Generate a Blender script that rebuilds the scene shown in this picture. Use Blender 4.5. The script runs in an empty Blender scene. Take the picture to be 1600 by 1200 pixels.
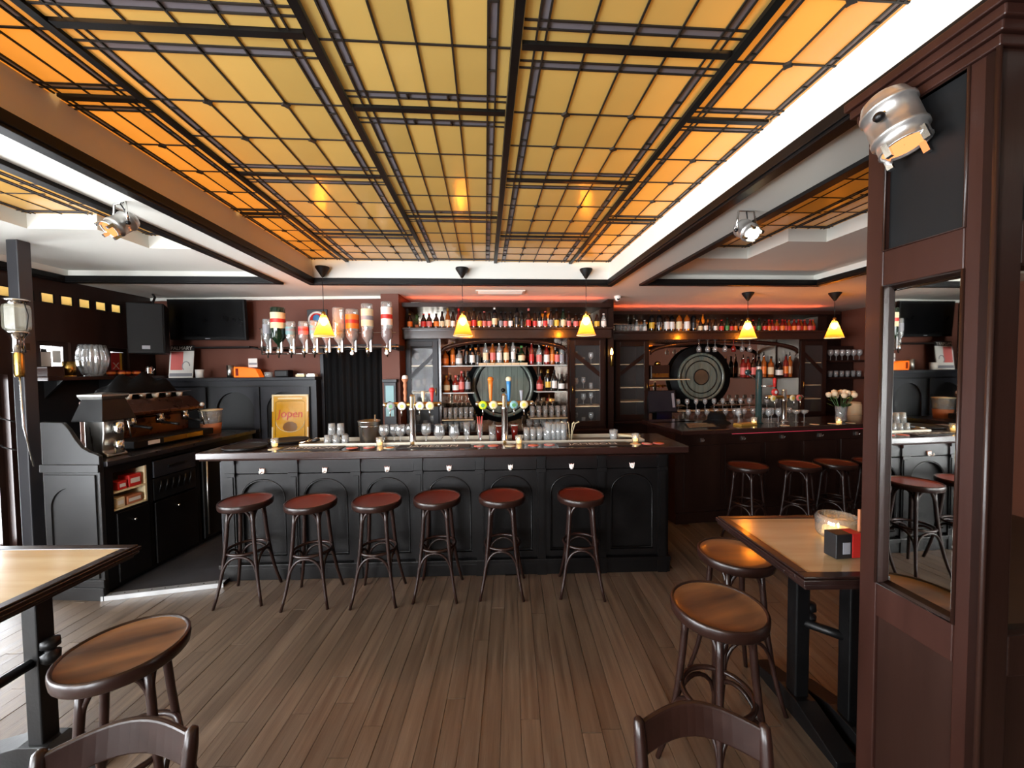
import bpy, math, random
from mathutils import Matrix, Vector
R = math.radians
PI = math.pi
random.seed(7)
S = bpy.context.scene
C = S.collection

# ------------------------------------------------------------------ camera
TH = R(4.0)                       # ceiling and back bars stand 4 degrees off the bar and floorboards
CT, ST = math.cos(TH), math.sin(TH)
def W(u, v, z=0.0):               # ceiling frame -> world
    return (u*CT - v*ST, u*ST + v*CT, z)
cam_d = bpy.data.cameras.new('camera'); cam = bpy.data.objects.new('camera', cam_d); C.objects.link(cam)
cam_d.sensor_width = 36.0; cam_d.lens = 600.0/1600.0*36.0; cam_d.clip_start = 0.05
fw = Vector((0, math.cos(R(-2)), math.sin(R(-2)))); r0 = Vector((1, 0, 0)); u0 = r0.cross(fw)
rt = r0*math.cos(R(.6)) - u0*math.sin(R(.6)); up = r0*math.sin(R(.6)) + u0*math.cos(R(.6))
m = Matrix((rt, up, -fw)).transposed().to_4x4(); m.translation = (0, 0, 1.75); cam.matrix_world = m
S.camera = cam
# ------------------------------------------------------------------ world, daylight, exposure
wd = bpy.data.worlds.new('sky'); S.world = wd; wd.use_nodes = True
bg = wd.node_tree.nodes['Background']; bg.inputs[0].default_value = (.92, .96, 1.0, 1); bg.inputs[1].default_value = 23.5
S.view_settings.view_transform = 'Standard'; S.view_settings.look = 'None'
S.view_settings.gamma = 1.0; S.view_settings.use_curve_mapping = False
S.view_settings.exposure = 0.65
cy = S.cycles
cy.use_denoising = True; cy.max_bounces = 8; cy.diffuse_bounces = 4; cy.glossy_bounces = 3
cy.transmission_bounces = 3; cy.transparent_max_bounces = 12; cy.caustics_reflective = False; cy.caustics_refractive = False
cy.sample_clamp_indirect = 4.0
def area(name, loc, rot, sx, sy, power, col=(1, 1, 1), portal=False):
    l = bpy.data.lights.new(name, 'AREA'); l.shape = 'RECTANGLE'; l.size = sx; l.size_y = sy; l.energy = power; l.color = col
    o = bpy.data.objects.new(name, l); C.objects.link(o); o.location = loc; o.rotation_euler = rot
    if portal: l.cycles.is_portal = True
    return o
# street windows: openings in the walls beside and behind the camera
WIN_L = [(-2.6, -1.0), (-.7, .9), (1.2, 1.9)]          # along the window wall (y range)
WIN_F = [(-4.2, -2.9), (-2.5, -1.2)]                   # along the street wall (x range)
for a, b in WIN_L: area('window_portal', (-4.62, (a+b)/2, 1.475), (0, R(-90), 0), 2.25, b-a, 1, portal=True)
for a, b in WIN_F: area('window_portal', ((a+b)/2, -3.22, 1.475), (R(90), 0, 0), b-a, 2.25, 1, portal=True)

# ------------------------------------------------------------------ helpers
def lin(c):
    return tuple((x/255/12.92 if x/255 <= .04045 else ((x/255+.055)/1.055)**2.4) for x in c)
class MB:
    def __init__(s): s.v = []; s.f = []; s.sm = []; s.mi = []; s.M = None; s.cur = 0
    def add(s, vs, fs, smooth=False):
        n = len(s.v)
        if s.M is not None: vs = [tuple(s.M @ Vector(p)) for p in vs]
        s.v += [tuple(p) for p in vs]
        s.f += [tuple(n+i for i in f) for f in fs]; s.sm += [smooth]*len(fs); s.mi += [s.cur]*len(fs)
        return s
    def box(s, x0, x1, y0, y1, z0, z1):
        return s.add([(x0,y0,z0),(x1,y0,z0),(x1,y1,z0),(x0,y1,z0),(x0,y0,z1),(x1,y0,z1),(x1,y1,z1),(x0,y1,z1)],
                     [(0,3,2,1),(4,5,6,7),(0,1,5,4),(1,2,6,5),(2,3,7,6),(3,0,4,7)])
    def cbox(s, c, d):
        return s.box(c[0]-d[0]/2, c[0]+d[0]/2, c[1]-d[1]/2, c[1]+d[1]/2, c[2]-d[2]/2, c[2]+d[2]/2)
    def lathe(s, prof, seg=20, c=(0,0,0), smooth=True, rib=0.0, ribs=0):
        vs, fs = [], []
        for r, z in prof:
            for k in range(seg):
                a = 2*PI*k/seg; rr = r*(1+rib*math.cos(ribs*a)) if rib else r
                vs.append((c[0]+rr*math.cos(a), c[1]+rr*math.sin(a), c[2]+z))
        for i in range(len(prof)-1):
            for k in range(seg):
                k2 = (k+1) % seg
                fs.append((i*seg+k, i*seg+k2, (i+1)*seg+k2, (i+1)*seg+k))
        s.add(vs, fs, smooth)
        return s
    def tube(s, pts, r, seg=8, closed=False, smooth=True):
        P = [Vector(p) for p in pts]; n = len(P); vs, fs = [], []
        up = Vector((0,0,1))
        for i, p in enumerate(P):
            if closed: t = P[(i+1) % n]-P[i-1]
            else: t = P[min(i+1, n-1)]-P[max(i-1, 0)]
            t.normalize()
            ref = Vector((0,0,1)) if abs(t.z) < .95 else Vector((1,0,0))
            if i and abs(ref.dot(t)) > .98: ref = Vector((0,1,0))
            if i == 0: a = t.cross(ref).normalized()
            else:
                a = a - t*a.dot(t)
                a = a.normalized() if a.length > 1e-6 else t.cross(ref).normalized()
            b = t.cross(a); rr = r[i] if isinstance(r, (list, tuple)) else r
            for k in range(seg):
                an = 2*PI*k/seg; vs.append(p + (a*math.cos(an)+b*math.sin(an))*rr)
        for i in range(n if closed else n-1):
            j = (i+1) % n
            for k in range(seg):
                k2 = (k+1) % seg; fs.append((i*seg+k, i*seg+k2, j*seg+k2, j*seg+k))
        if not closed:
            fs.append(tuple(range(seg))[::-1]); fs.append(tuple((n-1)*seg+k for k in range(seg)))
        return s.add(vs, fs, smooth)
    def prism(s, poly, a0, a1, axis='z'):
        n = len(poly)
        def p3(p, a): return {'z': (p[0],p[1],a), 'y': (p[0],a,p[1]), 'x': (a,p[0],p[1])}[axis]
        vs = [p3(p, a0) for p in poly]+[p3(p, a1) for p in poly]
        fs = [tuple(range(n))[::-1], tuple(range(n, 2*n))]+[(i, (i+1) % n, n+(i+1) % n, n+i) for i in range(n)]
        return s.add(vs, fs)
    def sphere(s, c, r, seg=14, rings=9, sc=(1,1,1)):
        prof = [(math.sin(PI*i/rings)*r, -math.cos(PI*i/rings)*r) for i in range(rings+1)]
        vs, fs = [], []
        for q, z in prof:
            q = max(q, r*.004)
            for k in range(seg):
                a = 2*PI*k/seg; vs.append((c[0]+q*math.cos(a)*sc[0], c[1]+q*math.sin(a)*sc[1], c[2]+z*sc[2]))
        for i in range(rings):
            for k in range(seg):
                k2 = (k+1) % seg; fs.append((i*seg+k, i*seg+k2, (i+1)*seg+k2, (i+1)*seg+k))
        return s.add(vs, fs, True)
    def mesh(s, name, mats):
        me = bpy.data.meshes.new(name); me.from_pydata(s.v, [], s.f)
        me.polygons.foreach_set('use_smooth', s.sm); me.polygons.foreach_set('material_index', s.mi)
        if not isinstance(mats, (list, tuple)): mats = [mats]
        for mm in mats: me.materials.append(mm)
        me.update(); return me
    def build(s, name, mats, parent=None, loc=(0,0,0), rz=0, bevel=0, rot=None):
        return place(name, s.mesh(name, mats), parent, loc, rz, bevel, rot)
def place(name, me, parent=None, loc=(0,0,0), rz=0, bevel=0, rot=None):
    o = bpy.data.objects.new(name, me); C.objects.link(o); o.location = loc
    o.rotation_euler = rot if rot else (0, 0, rz)
    if parent is not None: o.parent = parent
    if bevel:
        b = o.modifiers.new('bevel', 'BEVEL'); b.width = bevel; b.segments = 2; b.limit_method = 'ANGLE'; b.angle_limit = R(40)
    return o
def tag(o, label, cat=None, group=None, kind=None):
    o['label'] = label
    if cat: o['category'] = cat
    if group: o['group'] = group
    if kind: o['kind'] = kind
    return o
def thing(name, label, cat, loc=(0,0,0), rz=0, group=None, rot=None):
    o = bpy.data.objects.new(name, None); C.objects.link(o); o.empty_display_size = .05
    o.location = loc; o.rotation_euler = rot if rot else (0, 0, rz)
    return tag(o, label, cat, group)
def struct(o, label): return tag(o, label, None, None, 'structure')
KIDS = {}
def dup(root, loc, rz, label, group=None, scale=None):
    def rec(o, par):
        c = o.copy(); C.objects.link(c)
        if par is not None: c.parent = par
        for ch in list(o.children): rec(ch, c)
        return c
    r = rec(root, None); r.location = loc; r.rotation_euler = (0, 0, rz); r['label'] = label
    if group: r['group'] = group
    if scale: r.scale = scale
    return r
ONES = 'first second third fourth fifth sixth seventh eighth ninth tenth eleventh twelfth thirteenth fourteenth fifteenth sixteenth seventeenth eighteenth nineteenth'.split()
TENS = {2: ('twentieth', 'twenty'), 3: ('thirtieth', 'thirty'), 4: ('fortieth', 'forty'), 5: ('fiftieth', 'fifty')}
def ordn(n):
    if n < 20: return ONES[n-1]
    return TENS[n//10][0] if n % 10 == 0 else TENS[n//10][1]+'-'+ONES[n % 10-1]

# ------------------------------------------------------------------ materials
def newmat(name):
    mt = bpy.data.materials.new(name); mt.use_nodes = True
    nt = mt.node_tree; nt.nodes.clear(); out = nt.nodes.new('ShaderNodeOutputMaterial'); return mt, nt, out
def N(nt, t, **k):
    n = nt.nodes.new(t)
    for a, b in k.items():
        if a.startswith('i_'): n.inputs[a[2:].replace('_', ' ')].default_value = b
        else: setattr(n, a, b)
    return n
def pbr(name, col, rough=.5, metal=0., var=.2, vs=6., stretch=(1,1,1), bump=0., bs=60., coat=0., spec=.5, rand=0., rvar=.1, col2=None, world=False, trans=0., emit=None, estr=0.):
    mt, nt, out = newmat(name); L = nt.links.new
    p = N(nt, 'ShaderNodeBsdfPrincipled'); L(p.outputs[0], out.inputs[0])
    c = lin(col); c2 = lin(col2) if col2 else tuple(max(0, x*(1-var)) for x in c)
    if world: src = N(nt, 'ShaderNodeNewGeometry').outputs['Position']
    else: src = N(nt, 'ShaderNodeTexCoord').outputs['Object']
    mp = N(nt, 'ShaderNodeMapping'); mp.inputs['Scale'].default_value = stretch; L(src, mp.inputs[0])
    vec = mp.outputs[0]
    if rand:
        oi = N(nt, 'ShaderNodeObjectInfo'); ad = N(nt, 'ShaderNodeVectorMath', operation='ADD')
        mul = N(nt, 'ShaderNodeMath', operation='MULTIPLY'); mul.inputs[1].default_value = 37.0
        L(oi.outputs['Random'], mul.inputs[0]); L(vec, ad.inputs[0]); L(mul.outputs[0], ad.inputs[1]); vec = ad.outputs[0]
    nz = N(nt, 'ShaderNodeTexNoise'); nz.inputs['Scale'].default_value = vs; nz.inputs['Detail'].default_value = 5; L(vec, nz.inputs['Vector'])
    rp = N(nt, 'ShaderNodeValToRGB'); rp.color_ramp.elements[0].position = .3; rp.color_ramp.elements[1].position = .7
    rp.color_ramp.elements[0].color = (*c2, 1); rp.color_ramp.elements[1].color = (*c, 1); L(nz.outputs[0], rp.inputs[0])
    colout = rp.outputs[0]
    if rand:
        hsv = N(nt, 'ShaderNodeHueSaturation'); mr = N(nt, 'ShaderNodeMapRange'); mr.inputs['To Min'].default_value = 1-rand; mr.inputs['To Max'].default_value = 1+rand
        L(oi.outputs['Random'], mr.inputs[0]); L(mr.outputs[0], hsv.inputs['Value']); L(colout, hsv.inputs['Color']); colout = hsv.outputs[0]
    L(colout, p.inputs['Base Color'])
    rr = N(nt, 'ShaderNodeMapRange'); rr.inputs['To Min'].default_value = max(.02, rough-rvar); rr.inputs['To Max'].default_value = min(1, rough+rvar)
    L(nz.outputs[0], rr.inputs[0]); L(rr.outputs[0], p.inputs['Roughness'])
    p.inputs['Metallic'].default_value = metal; p.inputs['Coat Weight'].default_value = coat; p.inputs['Coat Roughness'].default_value = .12
    p.inputs['Specular IOR Level'].default_value = spec; p.inputs['Transmission Weight'].default_value = trans
    if emit: p.inputs['Emission Color'].default_value = (*lin(emit), 1); p.inputs['Emission Strength'].default_value = estr
    if bump:
        b = N(nt, 'ShaderNodeBump'); b.inputs['Strength'].default_value = bump; b.inputs['Distance'].default_value = .004
        n2 = N(nt, 'ShaderNodeTexNoise'); n2.inputs['Scale'].default_value = bs; n2.inputs['Detail'].default_value = 4; L(vec, n2.inputs['Vector'])
        L(n2.outputs[0], b.inputs['Height']); L(b.outputs[0], p.inputs['Normal'])
    return mt
def emis(name, col, st):
    mt, nt, out = newmat(name); e = N(nt, 'ShaderNodeEmission'); e.inputs[0].default_value = (*lin(col), 1); e.inputs[1].default_value = st
    nt.links.new(e.outputs[0], out.inputs[0]); return mt
def thin_glass(name, tint=(1,1,1), milky=.06, base=.05, rough=.09, body=(230,235,235), edge=.75):
    mt, nt, out = newmat(name); L = nt.links.new
    t = N(nt, 'ShaderNodeBsdfTransparent'); t.inputs[0].default_value = (*tint, 1)
    g = N(nt, 'ShaderNodeBsdfGlossy'); g.inputs['Roughness'].default_value = rough
    d = N(nt, 'ShaderNodeBsdfDiffuse'); d.inputs[0].default_value = (*lin(body), 1)
    lw = N(nt, 'ShaderNodeLayerWeight'); lw.inputs[0].default_value = .35
    mr = N(nt, 'ShaderNodeMapRange'); mr.inputs['To Min'].default_value = base; mr.inputs['To Max'].default_value = edge; L(lw.outputs['Facing'], mr.inputs[0])
    m1 = N(nt, 'ShaderNodeMixShader'); m1.inputs[0].default_value = milky; L(t.outputs[0], m1.inputs[1]); L(d.outputs[0], m1.inputs[2])
    m2 = N(nt, 'ShaderNodeMixShader'); L(mr.outputs[0], m2.inputs[0]); L(m1.outputs[0], m2.inputs[1]); L(g.outputs[0], m2.inputs[2])
    L(m2.outputs[0], out.inputs[0]); return mt
def stained(name, refl, thru, tmix=.55, thin=False):
    mt, nt, out = newmat(name); L = nt.links.new
    oi = N(nt, 'ShaderNodeObjectInfo'); tc = N(nt, 'ShaderNodeTexCoord')
    nz = N(nt, 'ShaderNodeTexNoise'); nz.inputs['Scale'].default_value = 2.2; nz.inputs['Detail'].default_value = 3; L(tc.outputs['Object'], nz.inputs['Vector'])
    add = N(nt, 'ShaderNodeMath', operation='ADD'); L(nz.outputs[0], add.inputs[0]); L(oi.outputs['Random'], add.inputs[1])
    mr = N(nt, 'ShaderNodeMapRange'); mr.inputs['From Min'].default_value = .3; mr.inputs['From Max'].default_value = 1.7; mr.inputs['To Min'].default_value = .82; mr.inputs['To Max'].default_value = 1.15
    L(add.outputs[0], mr.inputs[0])
    def tint(c):
        h = N(nt, 'ShaderNodeHueSaturation'); h.inputs['Color'].default_value = (*lin(c), 1); L(mr.outputs[0], h.inputs['Value']); return h.outputs[0]
    d = N(nt, 'ShaderNodeBsdfDiffuse'); L(tint(refl), d.inputs[0])
    t = N(nt, 'ShaderNodeBsdfTranslucent'); L(tint(thru), t.inputs[0])
    bp = N(nt, 'ShaderNodeBump'); bp.inputs['Strength'].default_value = .25; bp.inputs['Distance'].default_value = .003
    n2 = N(nt, 'ShaderNodeTexNoise'); n2.inputs['Scale'].default_value = 90; L(tc.outputs['Object'], n2.inputs['Vector']); L(n2.outputs[0], bp.inputs['Height'])
    g = N(nt, 'ShaderNodeBsdfGlossy'); g.inputs['Roughness'].default_value = .12; L(bp.outputs[0], g.inputs['Normal'])
    fr = N(nt, 'ShaderNodeFresnel'); fr.inputs[0].default_value = 1.5
    m1 = N(nt, 'ShaderNodeMixShader'); m1.inputs[0].default_value = tmix; L(d.outputs[0], m1.inputs[1]); L(t.outputs[0], m1.inputs[2])
    m2 = N(nt, 'ShaderNodeMixShader'); m2.inputs[0].default_value = .08
    if not thin: L(fr.outputs[0], m2.inputs[0])
    L(m1.outputs[0], m2.inputs[1]); L(g.outputs[0], m2.inputs[2])
    if thin:
        tr = N(nt, 'ShaderNodeBsdfTransparent'); tr.inputs[0].default_value = (*lin(thru), 1); m3 = N(nt, 'ShaderNodeMixShader'); m3.inputs[0].default_value = .4
        L(m2.outputs[0], m3.inputs[1]); L(tr.outputs[0], m3.inputs[2]); m2 = m3
    L(m2.outputs[0], out.inputs[0]); return mt
def clearmat():
    mt, nt, out = newmat('clear_edge'); t = N(nt, 'ShaderNodeBsdfTransparent'); nt.links.new(t.outputs[0], out.inputs[0]); return mt
def mirror_mat(name, col=(235,235,230), rough=.015):
    mt, nt, out = newmat(name); g = N(nt, 'ShaderNodeBsdfGlossy'); g.inputs[0].default_value = (*lin(col), 1); g.inputs['Roughness'].default_value = rough
    nt.links.new(g.outputs[0], out.inputs[0]); return mt

M = {}
M['plaster'] = pbr('white_plaster', (222,220,211), .75, var=.06, vs=1.5, bump=.15, bs=14, world=True)
M['wall'] = pbr('brown_wall_paint', (98,53,37), .7, var=.12, vs=2, bump=.1, bs=40)
M['trim'] = pbr('black_trim_paint', (13,12,12), .42, var=.3, bump=.08, spec=.22)
M['blk'] = pbr('black_bar_paint', (13,11,11), .36, var=.35, vs=4, bump=.12, bs=30, coat=.0, spec=.28)
M['blk2'] = pbr('matt_black', (9,9,10), .6, var=.3, spec=.25)
M['screen'] = pbr('tv_screen', (7,7,8), .3, var=.05, spec=.25)
M['slate'] = pbr('slate_grey_paint', (34,35,40), .42, var=.18, vs=5, bump=.1, spec=.3)
M['darkwood'] = pbr('dark_stained_wood', (42,24,18), .36, var=.45, vs=7, stretch=(1,1,.12), bump=.12, bs=50, coat=.08, spec=.35)
M['gloss'] = pbr('varnished_dark_wood', (50,29,21), .22, var=.4, vs=7, stretch=(.12,1,1), coat=.5, rvar=.06)
M['pillar'] = pbr('pillar_mahogany', (50,27,21), .36, var=.4, vs=9, stretch=(1,1,.1), bump=.1, bs=60, coat=.03, spec=.3)
M['stool'] = pbr('bentwood_brown', (38,20,15), .34, var=.4, vs=12, coat=.1, spec=.35)
M['seat'] = pbr('stool_seat_mahogany', (106,45,30), .34, var=.35, vs=6, stretch=(1,.2,1), coat=.08, spec=.35, rand=.1)
M['seatold'] = pbr('worn_stool_seat', (128,88,54), .34, vs=7, stretch=(.25,1.6,1), coat=.3, col2=(54,36,28))
M['oak'] = pbr('oak_table_veneer', (214,196,160), .2, vs=4, stretch=(.25,2.2,1), coat=.35, col2=(184,156,116), rvar=.06)
M['tedge'] = pbr('table_edge_wood', (32,17,14), .32, var=.4, vs=12, coat=.2)
M['iron'] = pbr('black_iron', (11,10,11), .42, var=.3, metal=.3, bump=.15)
M['chrome'] = pbr('chrome', (232,232,230), .12, metal=1, var=.06, rvar=.05)
M['steel'] = pbr('brushed_steel', (188,186,180), .3, metal=1, var=.12, vs=20, stretch=(1,1,.1))
M['alu'] = pbr('aluminium_strip', (205,205,205), .4, metal=.8, var=.15)
M['brass'] = pbr('brass', (206,164,84), .28, metal=1, var=.2)
M['copper'] = pbr('bronze_machine', (120,82,66), .28, metal=.9, var=.25)
M['lead'] = pbr('lead_came', (42,36,30), .5, metal=.4, var=.3)
M['amber'] = stained('amber_glass', (212,184,108), (255,204,112), .45)
M['smoke'] = stained('smoke_glass', (120,115,122), (120,110,105), .25)
M['clear'] = clearmat()
M['glass'] = thin_glass('clear_glass', base=.05, milky=.09)
M['pint'] = thin_glass('stacked_glass', base=.06, milky=.2)
M['pane'] = thin_glass('cabinet_pane', base=.004, milky=.02, rough=.03, edge=.12)
M['bowlglass'] = thin_glass('ribbed_glass', base=.10, milky=.12)
M['mirror'] = mirror_mat('mirror'); M['mirror2'] = mirror_mat('bar_mirror', (226,216,200), .03)
M['rubber'] = pbr('black_rubber_mat', (26,24,22), .5, var=.2)
M['curtain'] = pbr('black_curtain', (10,10,11), .85, var=.3, vs=14, spec=.15)
M['red_led'] = emis('red_led', (255,104,62), 20.0)
M['bulb'] = emis('bulb', (255,186,100), 340.0)
M['flame'] = emis('candle_flame', (255,190,90), 14.0)
M['wax'] = pbr('warm_wax', (250,226,170), .5, emit=(255,190,100), estr=1.6)
def flat(name, col, rough=.5, **k): return pbr(name, col, rough, var=k.pop('var', .1), **k)
M['white'] = flat('white_enamel', (228,226,220), .35); M['cream'] = flat('cream_paper', (226,210,170), .6)
M['red'] = flat('red_print', (196,42,36), .45); M['orange'] = flat('orange_print', (226,120,36), .45)
M['yellow'] = flat('yellow_print', (226,184,60), .45); M['pink'] = flat('pink_print', (214,110,104), .5)
M['blue'] = flat('blue_paint', (48,122,178), .35); M['lime'] = flat('lime_print', (205,222,30), .4)
M['green'] = flat('green_print', (70,130,70), .5); M['teal'] = flat('teal_print', (120,160,164), .5)
M['grey'] = flat('grey_print', (140,140,146), .5); M['black'] = flat('black_print', (22,22,24), .45)
M['gold'] = pbr('gold_foil', (214,170,80), .35, metal=.7)
M['brownglass'] = pbr('brown_bottle_glass', (44,22,12), .1, var=.3, coat=.6, rvar=.03)
M['blackglass'] = pbr('black_bottle_glass', (14,14,16), .1, var=.3, coat=.6, rvar=.03)
M['greenglass'] = pbr('green_bottle_glass', (20,40,24), .1, var=.3, coat=.6, rvar=.03)
M['amberglass'] = pbr('whisky_bottle_glass', (150,78,22), .1, var=.3, coat=.6, rvar=.03)
M['redglass'] = pbr('red_bottle_glass', (120,26,20), .1, var=.3, coat=.6, rvar=.03)
M['clearglass'] = thin_glass('spirit_bottle_glass', tint=(.9,.95,.93), base=.08, milky=.22)
M['tile'] = flat('pale_barrel_head', (120,130,124), .3)
M['barrel'] = pbr('barrel_wood', (104,114,104), .28, var=.3, vs=5, stretch=(3,1,.3), coat=.3)
M['shade'] = stained('amber_shade', (240,170,70), (255,190,90), .65, True)
M['leaf'] = flat('leaf_green', (60,92,44), .5); M['petal'] = flat('rose_cream', (240,214,176), .6)
M['terra'] = flat('terracotta', (176,110,74), .7)
M['plastic'] = pbr('orange_acrylic', (255,120,20), .3, emit=(255,110,10), estr=.35)

def textobj(name, body, size, mat, parent, loc, rot, ext=.0008, shear=0, sx=1):
    cu = bpy.data.curves.new(name, 'FONT'); cu.body = body; cu.size = size; cu.extrude = ext; cu.align_x = 'CENTER'; cu.align_y = 'CENTER'; cu.shear = shear; cu.resolution_u = 3
    o = bpy.data.objects.new(name, cu); C.objects.link(o)
    me = bpy.data.meshes.new_from_object(o.evaluated_get(bpy.context.evaluated_depsgraph_get())); bpy.data.objects.remove(o); bpy.data.curves.remove(cu)
    me.materials.clear(); me.materials.append(mat); o = place(name, me, parent, loc, rot=rot); o.scale = (sx, 1, 1); return o
# ------------------------------------------------------------------ floor
M['plank'] = pbr('worn_floorboard', (102,87,73), .42, vs=1.6, stretch=(22,1.1,1), col2=(71,58,47), rand=.16, rvar=.14, bump=.25, bs=9, world=True, spec=.5)
M['subfloor'] = pbr('old_floor', (86,68,55), .5, vs=2, stretch=(9,.6,1), var=.35, world=True)
fl = struct(MB().box(-4.8, 6.6, -3.4, 7.2, -.12, -.014).build('floor', M['subfloor']), 'worn brown wooden plank floor of the bar room')
PLW = .098
plank_me = {}
rows = int((3.6+4.58)/PLW)
for i in range(rows):
    x = -4.58+PLW*(i+.5); y = .55 - random.random()*1.3; yend = 4.3 if x > 1.4 else 3.3
    if x < -3.2: yend = 3.4
    while y < yend:
        ln = random.choice((1.4, 1.9, 2.5, 3.1)); y1 = min(y+ln, yend+.02)
        if y1-y > .12 and y1 > .45:
            key = round(y1-y, 2)
            if key not in plank_me: plank_me[key] = MB().box(-PLW/2+.0012, PLW/2-.0012, 0, key-.0025, -.012, 0).mesh('floorboard', M['plank'])
            place('floorboard', plank_me[key], fl, (x, y, random.uniform(-.0012, .0012)))
        y = y1
# dark service floor behind the bar, with its metal edge
sf = struct(MB().prism([(-3.2,2.95),(-2.40,3.13),(-2.40,4.9),(-3.2,4.9)], -.01, .03).build('floor_service', pbr('dark_vinyl', (44,43,46), .5, var=.25, vs=12)), 'dark grey service floor behind the bar counter')
d = Vector((.80,.18,0)); ang = math.atan2(d.y, d.x)
st = thing('metal_edging', 'perforated aluminium floor edging between the coffee counter and the bar', 'edging', (-3.2,2.93,0), ang)
mb = MB(); mb.box(0,.83,-.02,.03,.031,.036); mb.box(0,.83,-.024,-.02,0,.036); mb.build('strip', M['alu'], st)
for k in range(9): MB().lathe([(.005,.036),(.005,.038),(.001,.0385)], 8, (.05+k*.09,.004,0)).build('screw', M['iron'], st)

# ------------------------------------------------------------------ walls
def holed(mb, a0, a1, z0, z1, t0, t1, holes, axis):
    cuts = sorted({a0, a1, *[h[0] for h in holes], *[h[1] for h in holes]})
    for p, q in zip(cuts, cuts[1:]):
        hs = sorted((h[2], h[3]) for h in holes if h[0] <= p+1e-6 and h[1] >= q-1e-6); z = z0
        for b, t in hs+[(z1, z1)]:
            if b > z+1e-6:
                if axis == 'y': mb.box(t0, t1, p, q, z, b)
                else: mb.box(p, q, t0, t1, z, b)
            z = max(z, t)
FRZ = [(y-.05, y+.05, 2.475, 2.56) for y in (3.50, 3.67, 3.835, 4.0, 4.165, 4.33, 4.495)]
SMALL = [(3.74, 4.02, 1.76, 2.09), (4.40, 4.63, 1.76, 2.06)]
holes = [(a, b, .35, 2.6) for a, b in WIN_L]+FRZ+SMALL+[(3.16, 3.505, .16, 1.76)]
mb = MB(); holed(mb, -3.4, 5.1, -.1, 3.45, -4.8, -4.6, holes, 'y')
wl = struct(mb.build('wall_left', M['darkwood']), 'dark wooden window wall with a frieze of small amber panes')
for a, b, z0, z1 in FRZ:
    mb = MB(); mb.cur = 1; mb.box(-4.607, -4.602, a, b, z0, z1); mb.mi[-3] = 0; mb.mi[3] = 0
    mb.build('pane', [M['amber'], M['clear']], wl)
    mb = MB()
    for y0, y1, q0, q1 in ((a-.008, a, z0, z1), (b, b+.008, z0, z1), (a-.008, b+.008, z0-.008, z0), (a-.008, b+.008, z1, z1+.008)): mb.box(-4.6, -4.592, y0, y1, q0, q1)
    mb.build('pane_frame', M['trim'], wl)
def window_x(n, x, y0, y1, z0, z1, mull, label):
    w = bpy.data.objects.new('window_%d' % n, None); C.objects.link(w); struct(w, label)
    mb = MB(); t = .045
    mb.box(x-.03, x+.03, y0, y0+t, z0, z1); mb.box(x-.03, x+.03, y1-t, y1, z0, z1); mb.box(x-.03, x+.03, y0+t, y1-t, z0, z0+t); mb.box(x-.03, x+.03, y0+t, y1-t, z1-t, z1)
    for k in range(1, mull): yy = y0+(y1-y0)*k/mull; mb.box(x-.02, x+.02, yy-.015, yy+.015, z0+t, z1-t)
    mb.build('window_frame', M['darkwood'], w)
    MB().box(x-.003, x+.003, y0+t, y1-t, z0+t, z1-t).build('pane', M['pane'], w)
    return w
n = 1
for a, b in WIN_L: window_x(n, -4.7, a, b, .35, 2.6, 2, 'tall street window in the dark window wall'); n += 1
wA = window_x(n, -4.66, *SMALL[0], 1, 'small window with papers taped on it above the coffee machine'); n += 1
wB = window_x(n, -4.66, *SMALL[1], 1, 'small window with red and yellow sticker beside the loudspeaker'); n += 1
window_x(n, -4.7, 3.16, 3.505, .16, 1.76, 1, 'narrow glazed door panel by the grey post'); n += 1
for dy, dz, w_, h_, c in ((.10,.10,.09,.16,'white'),(.19,.13,.07,.12,'white'),(.085,.19,.05,.035,'black')):
    MB().box(-4.648, -4.6465+(.001 if c == 'black' else 0), 3.74+dy-w_/2, 3.74+dy+w_/2, 1.76+dz-h_/2+.05, 1.76+dz+h_/2+.05).build('taped_paper', M[c], wA)
MB().box(-4.648, -4.646, 4.45, 4.56, 1.80, 2.01).build('red_sticker', M['red'], wB); MB().box(-4.648, -4.646, 4.56, 4.59, 1.80, 2.01).build('yellow_sticker', M['yellow'], wB)
textobj('sticker_lettering', 'X', .11, M['white'], wB, (-4.6455, 4.515, 1.85), (R(90), 0, R(90)))
mb = MB(); holed(mb, -4.8, 6.6, -.1, 3.45, -3.4, -3.2, [(a, b, .35, 2.6) for a, b in WIN_F], 'x')
wf = struct(mb.build('wall_front', M['wall']), 'brown street wall with tall windows')
for a, b in WIN_F:
    w = bpy.data.objects.new('window_%d' % n, None); C.objects.link(w); struct(w, 'tall street window in the brown street wall'); n += 1
    mb = MB(); t = .05
    for x0, x1, z0, z1 in ((a,a+t,.35,2.6),(b-t,b,.35,2.6),(a+t,b-t,.35,.4),(a+t,b-t,2.55,2.6),((a+b)/2-.02,(a+b)/2+.02,.4,2.55)): mb.box(x0, x1, -3.33, -3.27, z0, z1)
    mb.build('window_frame', M['darkwood'], w); MB().box(a+t, b-t, -3.302, -3.298, .4, 2.55).build('pane', M['pane'], w)
struct(MB().box(-4.8, -1.42, 4.97, 5.15, -.1, 3.45).build('wall_back', M['wall']), 'chocolate brown painted wall behind the television')
struct(MB().box(-1.62, -1.40, 4.80, 5.40, -.1, 2.72).build('wall_return', M['wall']), 'narrow brown wall end beside the back bar')
mb = MB(); mb.box(-1.5, 1.78, 5.62, 5.75, -.1, 3.45); mb.box(1.70, 1.78, 5.22, 6.4, -.1, 3.45); mb.box(1.70, 6.6, 6.3, 6.45, -.1, 3.45)
struct(mb.build('wall_behind_bar', M['darkwood'], rz=TH), 'dark wall behind the back bars')
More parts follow.
